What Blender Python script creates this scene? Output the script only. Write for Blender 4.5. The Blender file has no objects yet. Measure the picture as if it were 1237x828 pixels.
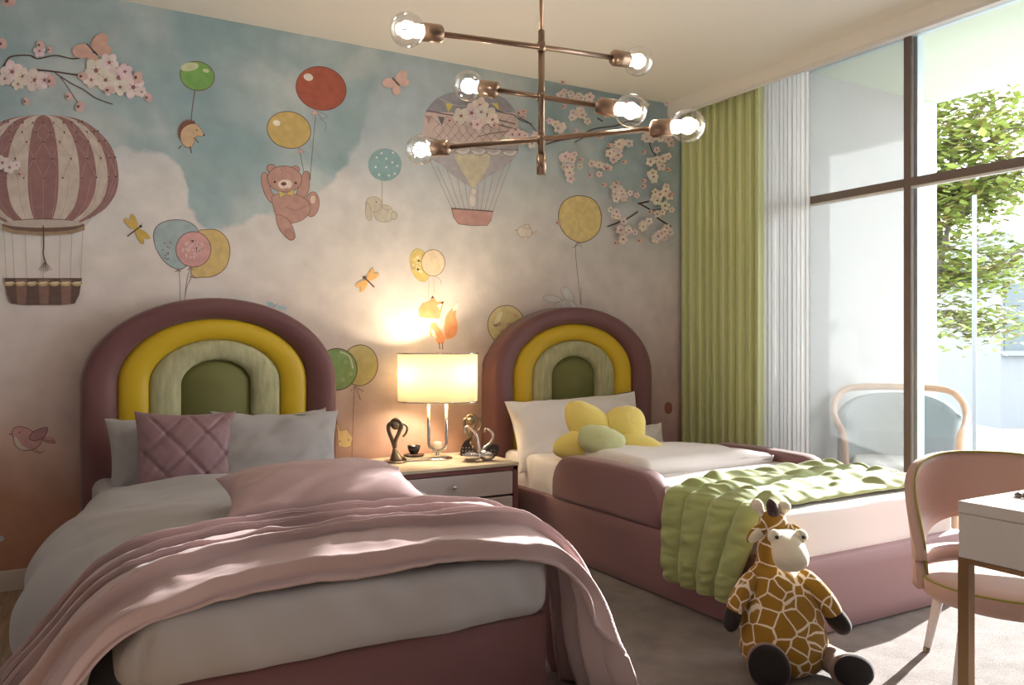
import bpy, bmesh, math, random
from math import sin, cos, pi, sqrt, radians
from mathutils import Vector, Matrix, noise
V = Vector
scn = bpy.context.scene
COL = scn.collection
random.seed(7)

def lin(c):
    c /= 255.0
    return c/12.92 if c <= .04045 else ((c+.055)/1.055)**2.4
def rgb(r, g, b): return (lin(r), lin(g), lin(b), 1.0)

# ------------------------------------------------------------------ camera
CAMZ, FPX, CX, CY = 1.08, 989.0, 618.5, 414.0
cam = bpy.data.cameras.new('camera'); camo = bpy.data.objects.new('camera', cam); COL.objects.link(camo)
camo.location = (0, 0, CAMZ); camo.rotation_euler = (pi/2, 0, radians(-30))
cam.sensor_width = 36; cam.lens = 36*FPX/1237; cam.clip_start = .05
scn.camera = camo
scn.view_settings.view_transform = 'Standard'; scn.view_settings.look = 'None'
scn.view_settings.gamma = 1; scn.view_settings.use_curve_mapping = False
scn.view_settings.exposure = 0.8
scn.cycles.max_bounces = 10; scn.cycles.diffuse_bounces = 5; scn.cycles.transparent_max_bounces = 16
scn.cycles.sample_clamp_indirect = 6; scn.cycles.caustics_reflective = False; scn.cycles.caustics_refractive = False

# ------------------------------------------------------------------ sky and sun
SKY, SUN, BULB, LAMP = 4.6, 16.5, 1.4, 15
w = bpy.data.worlds.new('sky'); scn.world = w; w.use_nodes = True
nt = w.node_tree; bg = nt.nodes['Background']
tc = nt.nodes.new('ShaderNodeTexCoord'); sp = nt.nodes.new('ShaderNodeSeparateXYZ'); rp = nt.nodes.new('ShaderNodeValToRGB')
nt.links.new(tc.outputs['Generated'], sp.inputs[0]); nt.links.new(sp.outputs[2], rp.inputs[0]); nt.links.new(rp.outputs[0], bg.inputs[0])
rp.color_ramp.elements[0].color = rgb(250, 250, 250); rp.color_ramp.elements[1].color = rgb(228, 237, 250)
bg.inputs[1].default_value = SKY
sl = bpy.data.lights.new('sun', 'SUN'); so = bpy.data.objects.new('sun', sl); COL.objects.link(so)
sl.energy = SUN; sl.angle = radians(.6); sl.color = (1, .98, .95)
so.rotation_euler = V((1, .22, .40)).to_track_quat('Z', 'Y').to_euler()
WALL_Y, WIN_X, GLASS_X, CEIL = 4.19, 3.61, 3.90, 2.666
pl = bpy.data.lights.new('window_daylight', 'AREA'); po = bpy.data.objects.new('window_daylight', pl); COL.objects.link(po)
pl.shape = 'RECTANGLE'; pl.size = 2.6; pl.size_y = 3.2; pl.cycles.is_portal = True
po.location = (GLASS_X+.12, 2.05, 1.3); po.rotation_euler = (0, pi/2, 0)

# ------------------------------------------------------------------ helpers
def at(px, py, X=None, Y=None, Z=None, t=None):
    """the point of a plane that the photograph shows at a pixel"""
    u = (px-CX)/FPX; v = (CY-py)/FPX
    d = V((.5+.8660254*u, .8660254-.5*u, v))
    if X is not None: t = X/d.x
    elif Y is not None: t = Y/d.y
    elif Z is not None: t = (Z-CAMZ)/d.z
    return V((0, 0, CAMZ)) + d*t

def tag(o, label=None, cat=None, group=None, kind=None):
    if label: o['label'] = label
    if cat: o['category'] = cat
    if group: o['group'] = group
    if kind: o['kind'] = kind
    return o
def thing(name, loc, label, cat, group=None, rz=0):
    o = bpy.data.objects.new(name, None); COL.objects.link(o); o.location = loc; o.rotation_euler = (0, 0, rz); o.empty_display_size = .05
    return tag(o, label, cat, group)

class MB:
    """collects shapes and links them as one mesh object"""
    def __init__(s): s.v = []; s.f = []; s.c = []
    def add(s, vs, fs, col=None, M=None):
        n = len(s.v); s.v += [tuple(M @ V(p)) if M else tuple(p) for p in vs]; s.f += [tuple(i+n for i in f) for f in fs]
        s.c += [col]*len(fs); return s
    def box(s, a, b, M=None):
        (x0, y0, z0), (x1, y1, z1) = a, b
        return s.add([(x0,y0,z0),(x1,y0,z0),(x1,y1,z0),(x0,y1,z0),(x0,y0,z1),(x1,y0,z1),(x1,y1,z1),(x0,y1,z1)],
            [(0,3,2,1),(4,5,6,7),(0,1,5,4),(1,2,6,5),(2,3,7,6),(3,0,4,7)], None, M)
    def rbox(s, a, b, r, n=6, fn=None, M=None):
        """rounded box; fn(point, normal) may move each point"""
        a = V(a); b = V(b); nn = n if isinstance(n, tuple) else (n, n, n)
        bm = {}; vs = []; fs = []
        def vert(i, j, k):
            key = (i, j, k)
            if key in bm: return bm[key]
            p = V((a[c]+(b[c]-a[c])*_ease(key[c]/nn[c], r/(max(b[c]-a[c], 1e-6))) for c in range(3)))
            q = V((min(max(p[c], a[c]+r), b[c]-r) for c in range(3))); d = p-q
            nrm = d.normalized() if d.length > 1e-9 else V((0, 0, 1))
            p = q+nrm*r if d.length > 1e-9 else p
            if fn: p = fn(p, nrm)
            bm[key] = len(vs); vs.append(p); return bm[key]
        for ax in range(3):
            o1, o2 = [c for c in range(3) if c != ax]
            for side in (0, nn[ax]):
                for i in range(nn[o1]):
                    for j in range(nn[o2]):
                        q = []
                        for di, dj in ((0,0),(1,0),(1,1),(0,1)):
                            k = [0,0,0]; k[ax] = side; k[o1] = i+di; k[o2] = j+dj; q.append(vert(*k))
                        flip = (side == 0) ^ (ax == 1)
                        fs.append(tuple(reversed(q)) if flip else tuple(q))
        return s.add(vs, fs, None, M)
    def grid(s, fn, nu, nv, cu=False, cv=False, col=None):
        vs = [fn(i/nu, j/nv) for j in range(nv+(0 if cv else 1)) for i in range(nu+(0 if cu else 1))]
        W = nu+(0 if cu else 1); H = nv+(0 if cv else 1)
        fs = [(j*W+i, j*W+(i+1) % W, ((j+1) % H)*W+(i+1) % W, ((j+1) % H)*W+i) for j in range(nv) for i in range(nu)]
        return s.add(vs, fs, col)
    def lathe(s, prof, n=24, c=(0,0,0), M=None, caps=True):
        vs = [(c[0]+r*cos(2*pi*i/n), c[1]+r*sin(2*pi*i/n), c[2]+z) for r, z in prof for i in range(n)]
        fs = [(j*n+i, j*n+(i+1) % n, (j+1)*n+(i+1) % n, (j+1)*n+i) for j in range(len(prof)-1) for i in range(n)]
        if caps: fs += [tuple(range(n-1, -1, -1)), tuple((len(prof)-1)*n+i for i in range(n))]
        return s.add(vs, fs, None, M)
    def tube(s, pts, r, n=10, cyc=False, flat=1.0):
        pts = [V(p) for p in pts]; m = len(pts); rr = r if isinstance(r, (list, tuple)) else [r]*m
        vs = []; up = None
        for i, p in enumerate(pts):
            if cyc: t = pts[(i+1) % m]-pts[i-1]
            else: t = pts[min(i+1, m-1)]-pts[max(i-1, 0)]
            t.normalize()
            if up is None:
                up = V((0,0,1)) if abs(t.z) < .9 else V((1,0,0))
            sd = t.cross(up)
            if sd.length < 1e-6: sd = t.orthogonal()
            sd.normalize(); up = sd.cross(t).normalized()
            for k in range(n):
                a = 2*pi*k/n; vs.append(p+(sd*cos(a)+up*sin(a)*flat)*rr[i])
        fs = [(i*n+k, ((i+1) % m)*n+k, ((i+1) % m)*n+(k+1) % n, i*n+(k+1) % n) for i in range(m if cyc else m-1) for k in range(n)]
        if not cyc: fs += [tuple(range(n)), tuple((m-1)*n+k for k in range(n-1, -1, -1))]
        return s.add(vs, fs)
    def cyl(s, p, q, r, n=16, r2=None):
        return s.tube([p, q], [r, r if r2 is None else r2], n)
    def ball(s, c, r, n=16, M=None):
        r = r if isinstance(r, (tuple, list)) else (r, r, r)
        prof = [(sin(pi*j/n), -cos(pi*j/n)) for j in range(n+1)]
        vs = [(c[0]+r[0]*a*cos(2*pi*i/(2*n)), c[1]+r[1]*a*sin(2*pi*i/(2*n)), c[2]+r[2]*z) for a, z in prof[1:-1] for i in range(2*n)]
        N = 2*n; m = n-1; fs = [(j*N+i, j*N+(i+1) % N, (j+1)*N+(i+1) % N, (j+1)*N+i) for j in range(m-1) for i in range(N)]
        vs += [(c[0], c[1], c[2]-r[2]), (c[0], c[1], c[2]+r[2])]
        fs += [((i+1) % N, i, m*N) for i in range(N)] + [((m-1)*N+i, (m-1)*N+(i+1) % N, m*N+1) for i in range(N)]
        return s.add(vs, fs, None, M)
    def build(s, name, m, parent=None, loc=None, smooth=True, sub=0, auto=None, cols=False, keep_world=True):
        """vertices are world points; the object's origin goes to loc (or to its parent's)"""
        me = bpy.data.meshes.new(name)
        o = bpy.data.objects.new(name, me); COL.objects.link(o)
        off = V((0,0,0))
        if parent:
            o.parent = parent; q = parent
            if keep_world:
                while q: off += q.location; q = q.parent
        elif loc is not None:
            off = V(loc); o.location = off
        elif s.v:
            n = len(s.v); off = V((sum(p[0] for p in s.v)/n, sum(p[1] for p in s.v)/n, min(p[2] for p in s.v))); o.location = off
        me.from_pydata([tuple(V(p)-off) for p in s.v], [], s.f)
        if cols:
            at_ = me.color_attributes.new('print', 'FLOAT_COLOR', 'CORNER'); i = 0
            dat = []
            for f, c in zip(s.f, s.c): dat += list(c)*len(f)
            at_.data.foreach_set('color', dat)
        me.materials.append(m)
        b = bmesh.new(); b.from_mesh(me)
        if not cols: bmesh.ops.recalc_face_normals(b, faces=b.faces)
        b.to_mesh(me); b.free()
        if smooth:
            me.polygons.foreach_set('use_smooth', [True]*len(me.polygons))
            if auto is not None: me.set_sharp_from_angle(angle=radians(auto))
        if sub:
            md = o.modifiers.new('sub', 'SUBSURF'); md.levels = sub; md.render_levels = sub
        return o
def _ease(t, rr):
    """more rows of points near the rounded edges"""
    rr = min(rr, .45)
    if t < .25: return rr*t/.25
    if t > .75: return 1-rr*(1-t)/.25
    return rr+(1-2*rr)*(t-.25)/.5
def struct(o): o['kind'] = 'structure'; return o
def interp(pts, x):
    if x <= pts[0][0]: return pts[0][1]
    for (a, p), (b, q) in zip(pts, pts[1:]):
        if x <= b:
            k = (x-a)/(b-a); k = k*k*(3-2*k); return p+(q-p)*k
    return pts[-1][1]
def smooth01(x): x = min(max(x, 0), 1); return x*x*(3-2*x)
def catmull(pts, n=6, closed=False):
    out = []; m = len(pts); D = len(pts[0])
    for i in range(m if closed else m-1):
        g = lambda k: pts[k % m] if closed else pts[min(max(k, 0), m-1)]
        a, b, c, d = g(i-1), g(i), g(i+1), g(i+2)
        for k in range(n):
            t = k/n
            out.append(tuple(.5*(2*b[j]+(c[j]-a[j])*t+(2*a[j]-5*b[j]+4*c[j]-d[j])*t*t+(3*b[j]-a[j]-3*c[j]+d[j])*t**3) for j in range(D)))
    if not closed: out.append(tuple(pts[-1]))
    return out
def N3(x, y, z, s=1): return noise.noise(V((x*s, y*s, z*s)))

# ------------------------------------------------------------------ materials
def mat(name, c, rough=.6, metal=0, vary=0, vscale=8, bump=0, bscale=60, sheen=0, spec=.5, stretch=None, coat=0, c2=None):
    m = bpy.data.materials.new(name); m.use_nodes = True; t = m.node_tree; b = t.nodes['Principled BSDF']
    b.inputs['Base Color'].default_value = rgb(*c); b.inputs['Roughness'].default_value = rough; b.inputs['Metallic'].default_value = metal
    b.inputs['Sheen Weight'].default_value = sheen; b.inputs['Specular IOR Level'].default_value = spec; b.inputs['Coat Weight'].default_value = coat
    if vary or bump:
        co = t.nodes.new('ShaderNodeTexCoord'); mp = t.nodes.new('ShaderNodeMapping'); t.links.new(co.outputs['Object'], mp.inputs[0])
        if stretch: mp.inputs['Scale'].default_value = stretch
    if vary:
        n = t.nodes.new('ShaderNodeTexNoise'); n.inputs['Scale'].default_value = vscale; n.inputs['Detail'].default_value = 5
        t.links.new(mp.outputs[0], n.inputs['Vector'])
        r = t.nodes.new('ShaderNodeValToRGB'); r.color_ramp.elements[0].position = .3; r.color_ramp.elements[1].position = .7
        k = 1-vary; r.color_ramp.elements[0].color = rgb(*(c2 or [x*k for x in c])); r.color_ramp.elements[1].color = rgb(*[min(255, x*(1+vary*.5)) for x in c])
        t.links.new(n.outputs[0], r.inputs[0]); t.links.new(r.outputs[0], b.inputs['Base Color'])
    if bump:
        n = t.nodes.new('ShaderNodeTexNoise'); n.inputs['Scale'].default_value = bscale; n.inputs['Detail'].default_value = 3
        t.links.new(mp.outputs[0], n.inputs['Vector']); bp = t.nodes.new('ShaderNodeBump'); bp.inputs['Strength'].default_value = bump
        bp.inputs['Distance'].default_value = .01; t.links.new(n.outputs[0], bp.inputs['Height']); t.links.new(bp.outputs[0], b.inputs['Normal'])
    return m
def emis(name, c, s):
    m = bpy.data.materials.new(name); m.use_nodes = True; t = m.node_tree; t.nodes.remove(t.nodes['Principled BSDF'])
    e = t.nodes.new('ShaderNodeEmission'); e.inputs[0].default_value = rgb(*c); e.inputs[1].default_value = s
    t.links.new(e.outputs[0], t.nodes['Material Output'].inputs[0]); return m
def veil(name, c, see, trans=.6, gloss=0):
    """thin cloth or pane: part clear, part scattering"""
    m = bpy.data.materials.new(name); m.use_nodes = True; t = m.node_tree; t.nodes.remove(t.nodes['Principled BSDF'])
    N = t.nodes.new; L = t.links.new
    tr = N('ShaderNodeBsdfTransparent'); df = N('ShaderNodeBsdfDiffuse'); tl = N('ShaderNodeBsdfTranslucent'); m1 = N('ShaderNodeMixShader'); m2 = N('ShaderNodeMixShader')
    df.inputs[0].default_value = rgb(*c); tl.inputs[0].default_value = rgb(*c); m1.inputs[0].default_value = trans; m2.inputs[0].default_value = see
    L(df.outputs[0], m1.inputs[1]); L(tl.outputs[0], m1.inputs[2]); L(m1.outputs[0], m2.inputs[1]); L(tr.outputs[0], m2.inputs[2]); out = m2
    if gloss:
        g = N('ShaderNodeBsdfGlossy'); g.inputs['Roughness'].default_value = .02; fr = N('ShaderNodeFresnel'); fr.inputs[0].default_value = gloss
        m3 = N('ShaderNodeMixShader'); L(fr.outputs[0], m3.inputs[0]); L(m2.outputs[0], m3.inputs[1]); L(g.outputs[0], m3.inputs[2]); out = m3
    L(out.outputs[0], t.nodes['Material Output'].inputs[0]); return m

M = {}
M['ceiling'] = mat('ceiling_paint', (238, 233, 226), .9)
M['plain_wall'] = mat('wall_paint', (204, 206, 208), .9)
M['base'] = mat('baseboard_paint', (190, 176, 168), .5)
M['mauve'] = mat('mauve_upholstery', (108, 66, 68), .55, sheen=.25, bump=.06, bscale=300)
M['rose'] = mat('rose_upholstery', (134, 96, 98), .55, sheen=.25, bump=.06, bscale=300)
M['yellow'] = mat('yellow_upholstery', (206, 172, 20), .5, sheen=.1, bump=.05, bscale=300)
M['sage'] = mat('sage_upholstery', (182, 180, 142), .8, vary=.12, vscale=40, stretch=(1, 1, .25), bump=.1, bscale=200)
M['olive'] = mat('olive_upholstery', (112, 112, 62), .7, bump=.05, bscale=300)
M['greysheet'] = mat('grey_linen', (166, 162, 163), .8, sheen=.15, bump=.05, bscale=400)
M['pinkthrow'] = mat('dusty_pink_linen', (182, 158, 157), .8, sheen=.15, bump=.05, bscale=400)
M['pinkpillow'] = mat('blush_cotton', (178, 150, 151), .8, sheen=.1, bump=.05, bscale=400)
M['maroonq'] = mat('mauve_quilted_satin', (136, 104, 110), .5, sheen=.2)
M['white'] = mat('white_cotton', (232, 226, 224), .85, sheen=.1)
M['cream'] = mat('cream_cotton', (226, 214, 196), .85)
M['quilt'] = mat('green_quilted_cotton', (150, 160, 100), .75, sheen=.2, bump=.08, bscale=250)
M['petal'] = mat('yellow_plush', (238, 218, 122), .9, sheen=.5, bump=.15, bscale=180)
M['pistil'] = mat('pale_green_plush', (206, 212, 160), .9, sheen=.4, bump=.15, bscale=160)
M['curtain'] = mat('green_curtain_cloth', (212, 218, 166), .8, bump=.05, bscale=300)
M['steel'] = mat('brown_frame_metal', (118, 104, 97), .5, metal=.2)
M['steel2'] = mat('grey_blue_frame_metal', (190, 206, 210), .4, metal=.2)
M['bronze'] = mat('brushed_bronze', (150, 126, 108), .32, metal=.9)
M['chrome'] = mat('chrome', (222, 216, 212), .12, metal=1)
M['darkbronze'] = mat('dark_bronze', (132, 118, 102), .3, metal=.9)
M['gold'] = mat('brushed_gold', (150, 118, 86), .35, metal=.85)
M['lacquer'] = mat('white_lacquer', (226, 222, 220), .35)
M['deskwhite'] = mat('white_desk_lacquer', (216, 210, 208), .35)
M['drawer'] = mat('drawer_front', (205, 196, 198), .45)
M['nightbody'] = mat('mauve_lacquer', (128, 84, 84), .4)
M['marble'] = mat('marble_top', (222, 208, 186), .25, vary=.08, vscale=5)
M['chairpink'] = mat('pink_leather', (182, 148, 136), .5, sheen=.1)
M['piping'] = mat('olive_piping', (140, 132, 40), .6)
M['legwhite'] = mat('white_leg_paint', (214, 204, 200), .4)
M['rug'] = mat('taupe_carpet', (114, 103, 96), 1, vary=.2, vscale=9, bump=.7, bscale=260, sheen=.3)
M['black'] = mat('black_plush', (26, 18, 18), .95, sheen=.1)
M['snout'] = mat('cream_plush', (218, 208, 186), .95, sheen=.4, bump=.2, bscale=300)
M['mane'] = mat('dark_brown_plush', (58, 34, 34), .95, sheen=.3, bump=.3, bscale=200)
M['footplush'] = mat('brown_grey_plush', (122, 98, 86), .95, sheen=.2)
M['plaster'] = mat('exterior_plaster', (176, 178, 178), .9)
M['exwood'] = mat('pale_oak', (186, 150, 122), .55, vary=.12, vscale=6)
M['exfabric'] = mat('grey_blue_fabric', (140, 152, 156), .9)
M['cushion'] = mat('white_cushion', (225, 225, 222), .9)
M['bark'] = mat('grey_bark', (120, 112, 104), .9, vary=.2)
M['leaf'] = mat('green_leaf', (150, 168, 84), .6, vary=.3, vscale=1.6)
M['leaf2'] = mat('olive_leaf', (120, 112, 60), .6, vary=.2, vscale=2)
M['greybuilding'] = mat('grey_cladding', (120, 126, 130), .8)
M['ground'] = mat('pale_paving', (150, 150, 148), .9)
M['ceramic'] = mat('dark_ceramic', (50, 44, 44), .25)
M['book'] = mat('cream_book_cover', (176, 160, 136), .6)
M['wax'] = mat('white_wax', (240, 236, 225), .5)
M['clear'] = veil('clear_window_glass', (255, 255, 255), 1.0, gloss=1.35)
M['painted_haze'] = veil('painted_haze_glass', (205, 210, 212), .66, .05, gloss=1.35)  # whitish scatter in the pane stands in for light reflected off clear glass
M['sheer'] = veil('white_sheer', (255, 255, 255), .25, .85)
# lamp shade: thin cloth that lets its light through
M['shade'] = veil('cream_shade_cloth', (186, 176, 148), 0, .19)

def bulb_glass():
    m = bpy.data.materials.new('bulb_glass'); m.use_nodes = True; t = m.node_tree; t.nodes.remove(t.nodes['Principled BSDF'])
    N = t.nodes.new; L = t.links.new
    tr = N('ShaderNodeBsdfTransparent'); g = N('ShaderNodeBsdfGlossy'); g.inputs['Roughness'].default_value = .03; lw = N('ShaderNodeLayerWeight'); lw.inputs[0].default_value = .25
    mx = N('ShaderNodeMixShader'); L(lw.outputs['Facing'], mx.inputs[0]); L(tr.outputs[0], mx.inputs[1]); L(g.outputs[0], mx.inputs[2]); L(mx.outputs[0], t.nodes['Material Output'].inputs[0])
    tr.inputs[0].default_value = (.97, .97, .97, 1)
    return m
M['bulb'] = bulb_glass()
M['filament'] = emis('glowing_filament', (255, 236, 205), 30)

def giraffe_mat():
    m = bpy.data.materials.new('giraffe_plush'); m.use_nodes = True; t = m.node_tree; b = t.nodes['Principled BSDF']; N = t.nodes.new; L = t.links.new
    co = N('ShaderNodeTexCoord'); nz = N('ShaderNodeTexNoise'); nz.inputs['Scale'].default_value = 14
    mx = N('ShaderNodeMix'); mx.data_type = 'VECTOR'; mx.inputs[0].default_value = .02
    L(co.outputs['Object'], nz.inputs['Vector']); L(co.outputs['Object'], mx.inputs[4]); L(nz.outputs['Color'], mx.inputs[5])
    vo = N('ShaderNodeTexVoronoi'); vo.feature = 'DISTANCE_TO_EDGE'; vo.inputs['Scale'].default_value = 18; L(mx.outputs[1], vo.inputs['Vector'])
    r = N('ShaderNodeValToRGB'); r.color_ramp.elements[0].position = .032; r.color_ramp.elements[1].position = .055
    r.color_ramp.elements[0].color = rgb(226, 210, 190); r.color_ramp.elements[1].color = rgb(142, 102, 12)
    L(vo.outputs['Distance'], r.inputs[0]); L(r.outputs[0], b.inputs['Base Color']); b.inputs['Roughness'].default_value = .9; b.inputs['Sheen Weight'].default_value = .15
    bp = N('ShaderNodeBump'); bp.inputs['Strength'].default_value = .25; n2 = N('ShaderNodeTexNoise'); n2.inputs['Scale'].default_value = 350
    L(n2.outputs[0], bp.inputs['Height']); bp.inputs['Distance'].default_value = .004; L(bp.outputs[0], b.inputs['Normal'])
    return m
M['giraffe'] = giraffe_mat()
def wood_mat():
    m = bpy.data.materials.new('oak_plank'); m.use_nodes = True; t = m.node_tree; b = t.nodes['Principled BSDF']; N = t.nodes.new; L = t.links.new
    co = N('ShaderNodeTexCoord'); oi = N('ShaderNodeObjectInfo'); mp = N('ShaderNodeMapping'); mp.inputs['Scale'].default_value = (14, 1.2, 1)
    ad = N('ShaderNodeVectorMath'); ad.operation = 'ADD'; L(co.outputs['Object'], ad.inputs[0]); L(oi.outputs['Location'], ad.inputs[1]); L(ad.outputs[0], mp.inputs[0])
    nz = N('ShaderNodeTexNoise'); nz.inputs['Scale'].default_value = 3; nz.inputs['Detail'].default_value = 8; nz.inputs['Distortion'].default_value = 1; L(mp.outputs[0], nz.inputs['Vector'])
    r = N('ShaderNodeValToRGB'); r.color_ramp.elements[0].position = .3; r.color_ramp.elements[1].position = .7
    r.color_ramp.elements[0].color = rgb(134, 110, 88); r.color_ramp.elements[1].color = rgb(170, 146, 120); L(nz.outputs[0], r.inputs[0])
    hs = N('ShaderNodeHueSaturation'); mr = N('ShaderNodeMapRange'); mr.inputs[3].default_value = .8; mr.inputs[4].default_value = 1.15
    L(oi.outputs['Random'], mr.inputs[0]); L(mr.outputs[0], hs.inputs['Value']); L(r.outputs[0], hs.inputs['Color']); L(hs.outputs[0], b.inputs['Base Color']); b.inputs['Roughness'].default_value = .45
    return m
M['wood'] = wood_mat()
def print_mat():
    m = bpy.data.materials.new('mural_ink'); m.use_nodes = True; t = m.node_tree; b = t.nodes['Principled BSDF']; N = t.nodes.new; L = t.links.new
    a = N('ShaderNodeVertexColor'); a.layer_name = 'print'; nz = N('ShaderNodeTexNoise'); nz.inputs['Scale'].default_value = 28; nz.inputs['Detail'].default_value = 6
    co = N('ShaderNodeTexCoord'); L(co.outputs['Object'], nz.inputs['Vector'])
    mr = N('ShaderNodeMapRange'); mr.inputs[1].default_value = .3; mr.inputs[2].default_value = .7; mr.inputs[3].default_value = 1.0; mr.inputs[4].default_value = 1.24
    hs = N('ShaderNodeHueSaturation'); L(nz.outputs[0], mr.inputs[0]); L(mr.outputs[0], hs.inputs['Value']); hs.inputs['Saturation'].default_value = .88; L(a.outputs[0], hs.inputs['Color']); L(hs.outputs[0], b.inputs['Base Color'])
    b.inputs['Roughness'].default_value = .85; return m
M['ink'] = print_mat()
def mural_mat():
    m = bpy.data.materials.new('mural_sky'); m.use_nodes = True; t = m.node_tree; b = t.nodes['Principled BSDF']; N = t.nodes.new; L = t.links.new
    b.inputs['Roughness'].default_value = .85
    co = N('ShaderNodeTexCoord'); sp = N('ShaderNodeSeparateXYZ'); L(co.outputs['Object'], sp.inputs[0])
    def math_(op, a, c, cl=False):
        n = N('ShaderNodeMath'); n.operation = op; n.use_clamp = cl
        for i, q in enumerate((a, c)):
            if isinstance(q, (int, float)): n.inputs[i].default_value = q
            elif q is not None: L(q, n.inputs[i])
        return n.outputs[0]
    def nz(s, d=6, ds=0):
        n = N('ShaderNodeTexNoise'); n.inputs['Scale'].default_value = s; n.inputs['Detail'].default_value = d; n.inputs['Distortion'].default_value = ds
        L(co.outputs['Object'], n.inputs['Vector']); return n.outputs[0]
    # height of the cloud edge over x, as the print shows it
    fc = N('ShaderNodeFloatCurve'); cv = fc.mapping.curves[0]
    pts = []
    for px, py in ((-60,190),(0,190),(90,235),(135,186),(165,184),(205,196),(232,240),(262,272),(300,270),(330,262),(372,250),(385,232),(410,205),(428,190),(440,150),(455,110),(480,60)):
        p = at(px, py, Y=WALL_Y); pts.append(((p.x+.5)/4.5, p.z/3))
    pts += [(.62, .86), (.72, .72), (.85, .66), (1, .62)]
    while len(cv.points) < len(pts): cv.points.new(.5, .5)
    for q, (a, c) in zip(cv.points, pts): q.location = (a, c)
    fc.mapping.update()
    L(math_('DIVIDE', math_('ADD', sp.outputs[0], .5), 4.5), fc.inputs[1])
    edge = math_('MULTIPLY', fc.outputs[0], 3)
    vor = N('ShaderNodeTexVoronoi'); vor.inputs['Scale'].default_value = 7; L(co.outputs['Object'], vor.inputs['Vector'])
    bil = math_('MULTIPLY', math_('SUBTRACT', nz(5), .5), .34)
    d = math_('ADD', math_('SUBTRACT', sp.outputs[2], edge), bil)
    soft = N('ShaderNodeMapRange'); soft.inputs[1].default_value = 1.4; soft.inputs[2].default_value = 2.2; soft.inputs[3].default_value = .035; soft.inputs[4].default_value = .5
    L(sp.outputs[0], soft.inputs[0])
    blue = math_('ADD', math_('DIVIDE', d, soft.outputs[0]), .5, True)
    z = sp.outputs[2]
    def ramp(src, els):
        r = N('ShaderNodeValToRGB'); e = r.color_ramp.elements
        while len(e) < len(els): e.new(.5)
        for q, (p, c) in zip(e, els): q.position = p; q.color = rgb(*c)
        L(src, r.inputs[0]); return r.outputs[0]
    zz = math_('DIVIDE', math_('ADD', z, math_('MULTIPLY', math_('SUBTRACT', nz(1.6), .5), .5)), 2.7)
    cloud = ramp(zz, [(0, (172, 122, 98)), (.14, (178, 132, 112)), (.24, (204, 174, 164)), (.36, (214, 200, 196)), (.52, (230, 222, 218)), (.68, (224, 222, 222)), (.84, (184, 200, 210))])
    skyc = ramp(nz(2.2, 8, .4), [(.3, (148, 176, 184)), (.5, (172, 192, 198)), (.68, (204, 212, 213))])
    mxr = N('ShaderNodeMix'); mxr.data_type = 'RGBA'; L(blue, mxr.inputs[0]); L(cloud, mxr.inputs[6]); L(skyc, mxr.inputs[7])
    # lilac drift towards the window end
    lm = N('ShaderNodeMapRange'); lm.inputs[1].default_value = 2.3; lm.inputs[2].default_value = 3.6; lm.inputs[3].default_value = 0; lm.inputs[4].default_value = .55; L(sp.outputs[0], lm.inputs[0])
    m2 = N('ShaderNodeMix'); m2.data_type = 'RGBA'; L(lm.outputs[0], m2.inputs[0]); L(mxr.outputs[2], m2.inputs[6])
    L(ramp(zz, [(.2, (180, 152, 160)), (.5, (190, 178, 194)), (.8, (176, 194, 206)), (1, (130, 150, 172))]), m2.inputs[7])
    hs = N('ShaderNodeHueSaturation'); mr = N('ShaderNodeMapRange'); mr.inputs[1].default_value = .3; mr.inputs[2].default_value = .7; mr.inputs[3].default_value = .9; mr.inputs[4].default_value = 1.06
    L(nz(9, 10), mr.inputs[0]); L(mr.outputs[0], hs.inputs['Value']); L(m2.outputs[2], hs.inputs['Color']); L(hs.outputs[0], b.inputs['Base Color'])
    return m
M['mural'] = mural_mat()
# ------------------------------------------------------------------ room shell
LX, BY = -1.3, -2.0                                     # unseen left wall and the wall behind
WB = struct(MB().box((LX, WALL_Y, 0), (4.05, WALL_Y+.12, CEIL+.12)).build('wall_back', M['mural'], loc=(0,0,0), smooth=False))
struct(MB().box((LX-.12, BY, 0), (LX, WALL_Y+.12, CEIL+.12)).build('wall_left', M['plain_wall'], smooth=False))
struct(MB().box((LX-.12, BY-.12, 0), (4.05, BY, CEIL+.12)).build('wall_front', M['plain_wall'], smooth=False))
struct(MB().box((LX-.12, BY-.12, CEIL), (WIN_X+.02, WALL_Y+.12, CEIL+.12)).build('ceiling', M['ceiling'], smooth=False))
cb = MB().box((WIN_X, BY, 2.585), (WIN_X+.02, WALL_Y, CEIL+.1)).box((WIN_X+.02, BY, CEIL+.07), (4.05, WALL_Y, CEIL+.12))
struct(cb.build('trim_1', M['ceiling'], smooth=False))
struct(MB().box((3.615, BY, 2.566), (3.635, WALL_Y, 2.585)).box((3.635, BY, 2.566), (3.65, 3.1, 2.58)).build('trim_2', M['lacquer'], smooth=False))
FL = struct(MB().box((LX, BY, -.1), (4.05, WALL_Y, -.012)).build('floor', mat('subfloor', (70, 52, 38), .8), loc=(0,0,0), smooth=False))
struct(MB().rbox((LX, WALL_Y-.018, -.004), (4.0, WALL_Y, .088), .006, 4).build('baseboard_back', M['base'], smooth=False))
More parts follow.
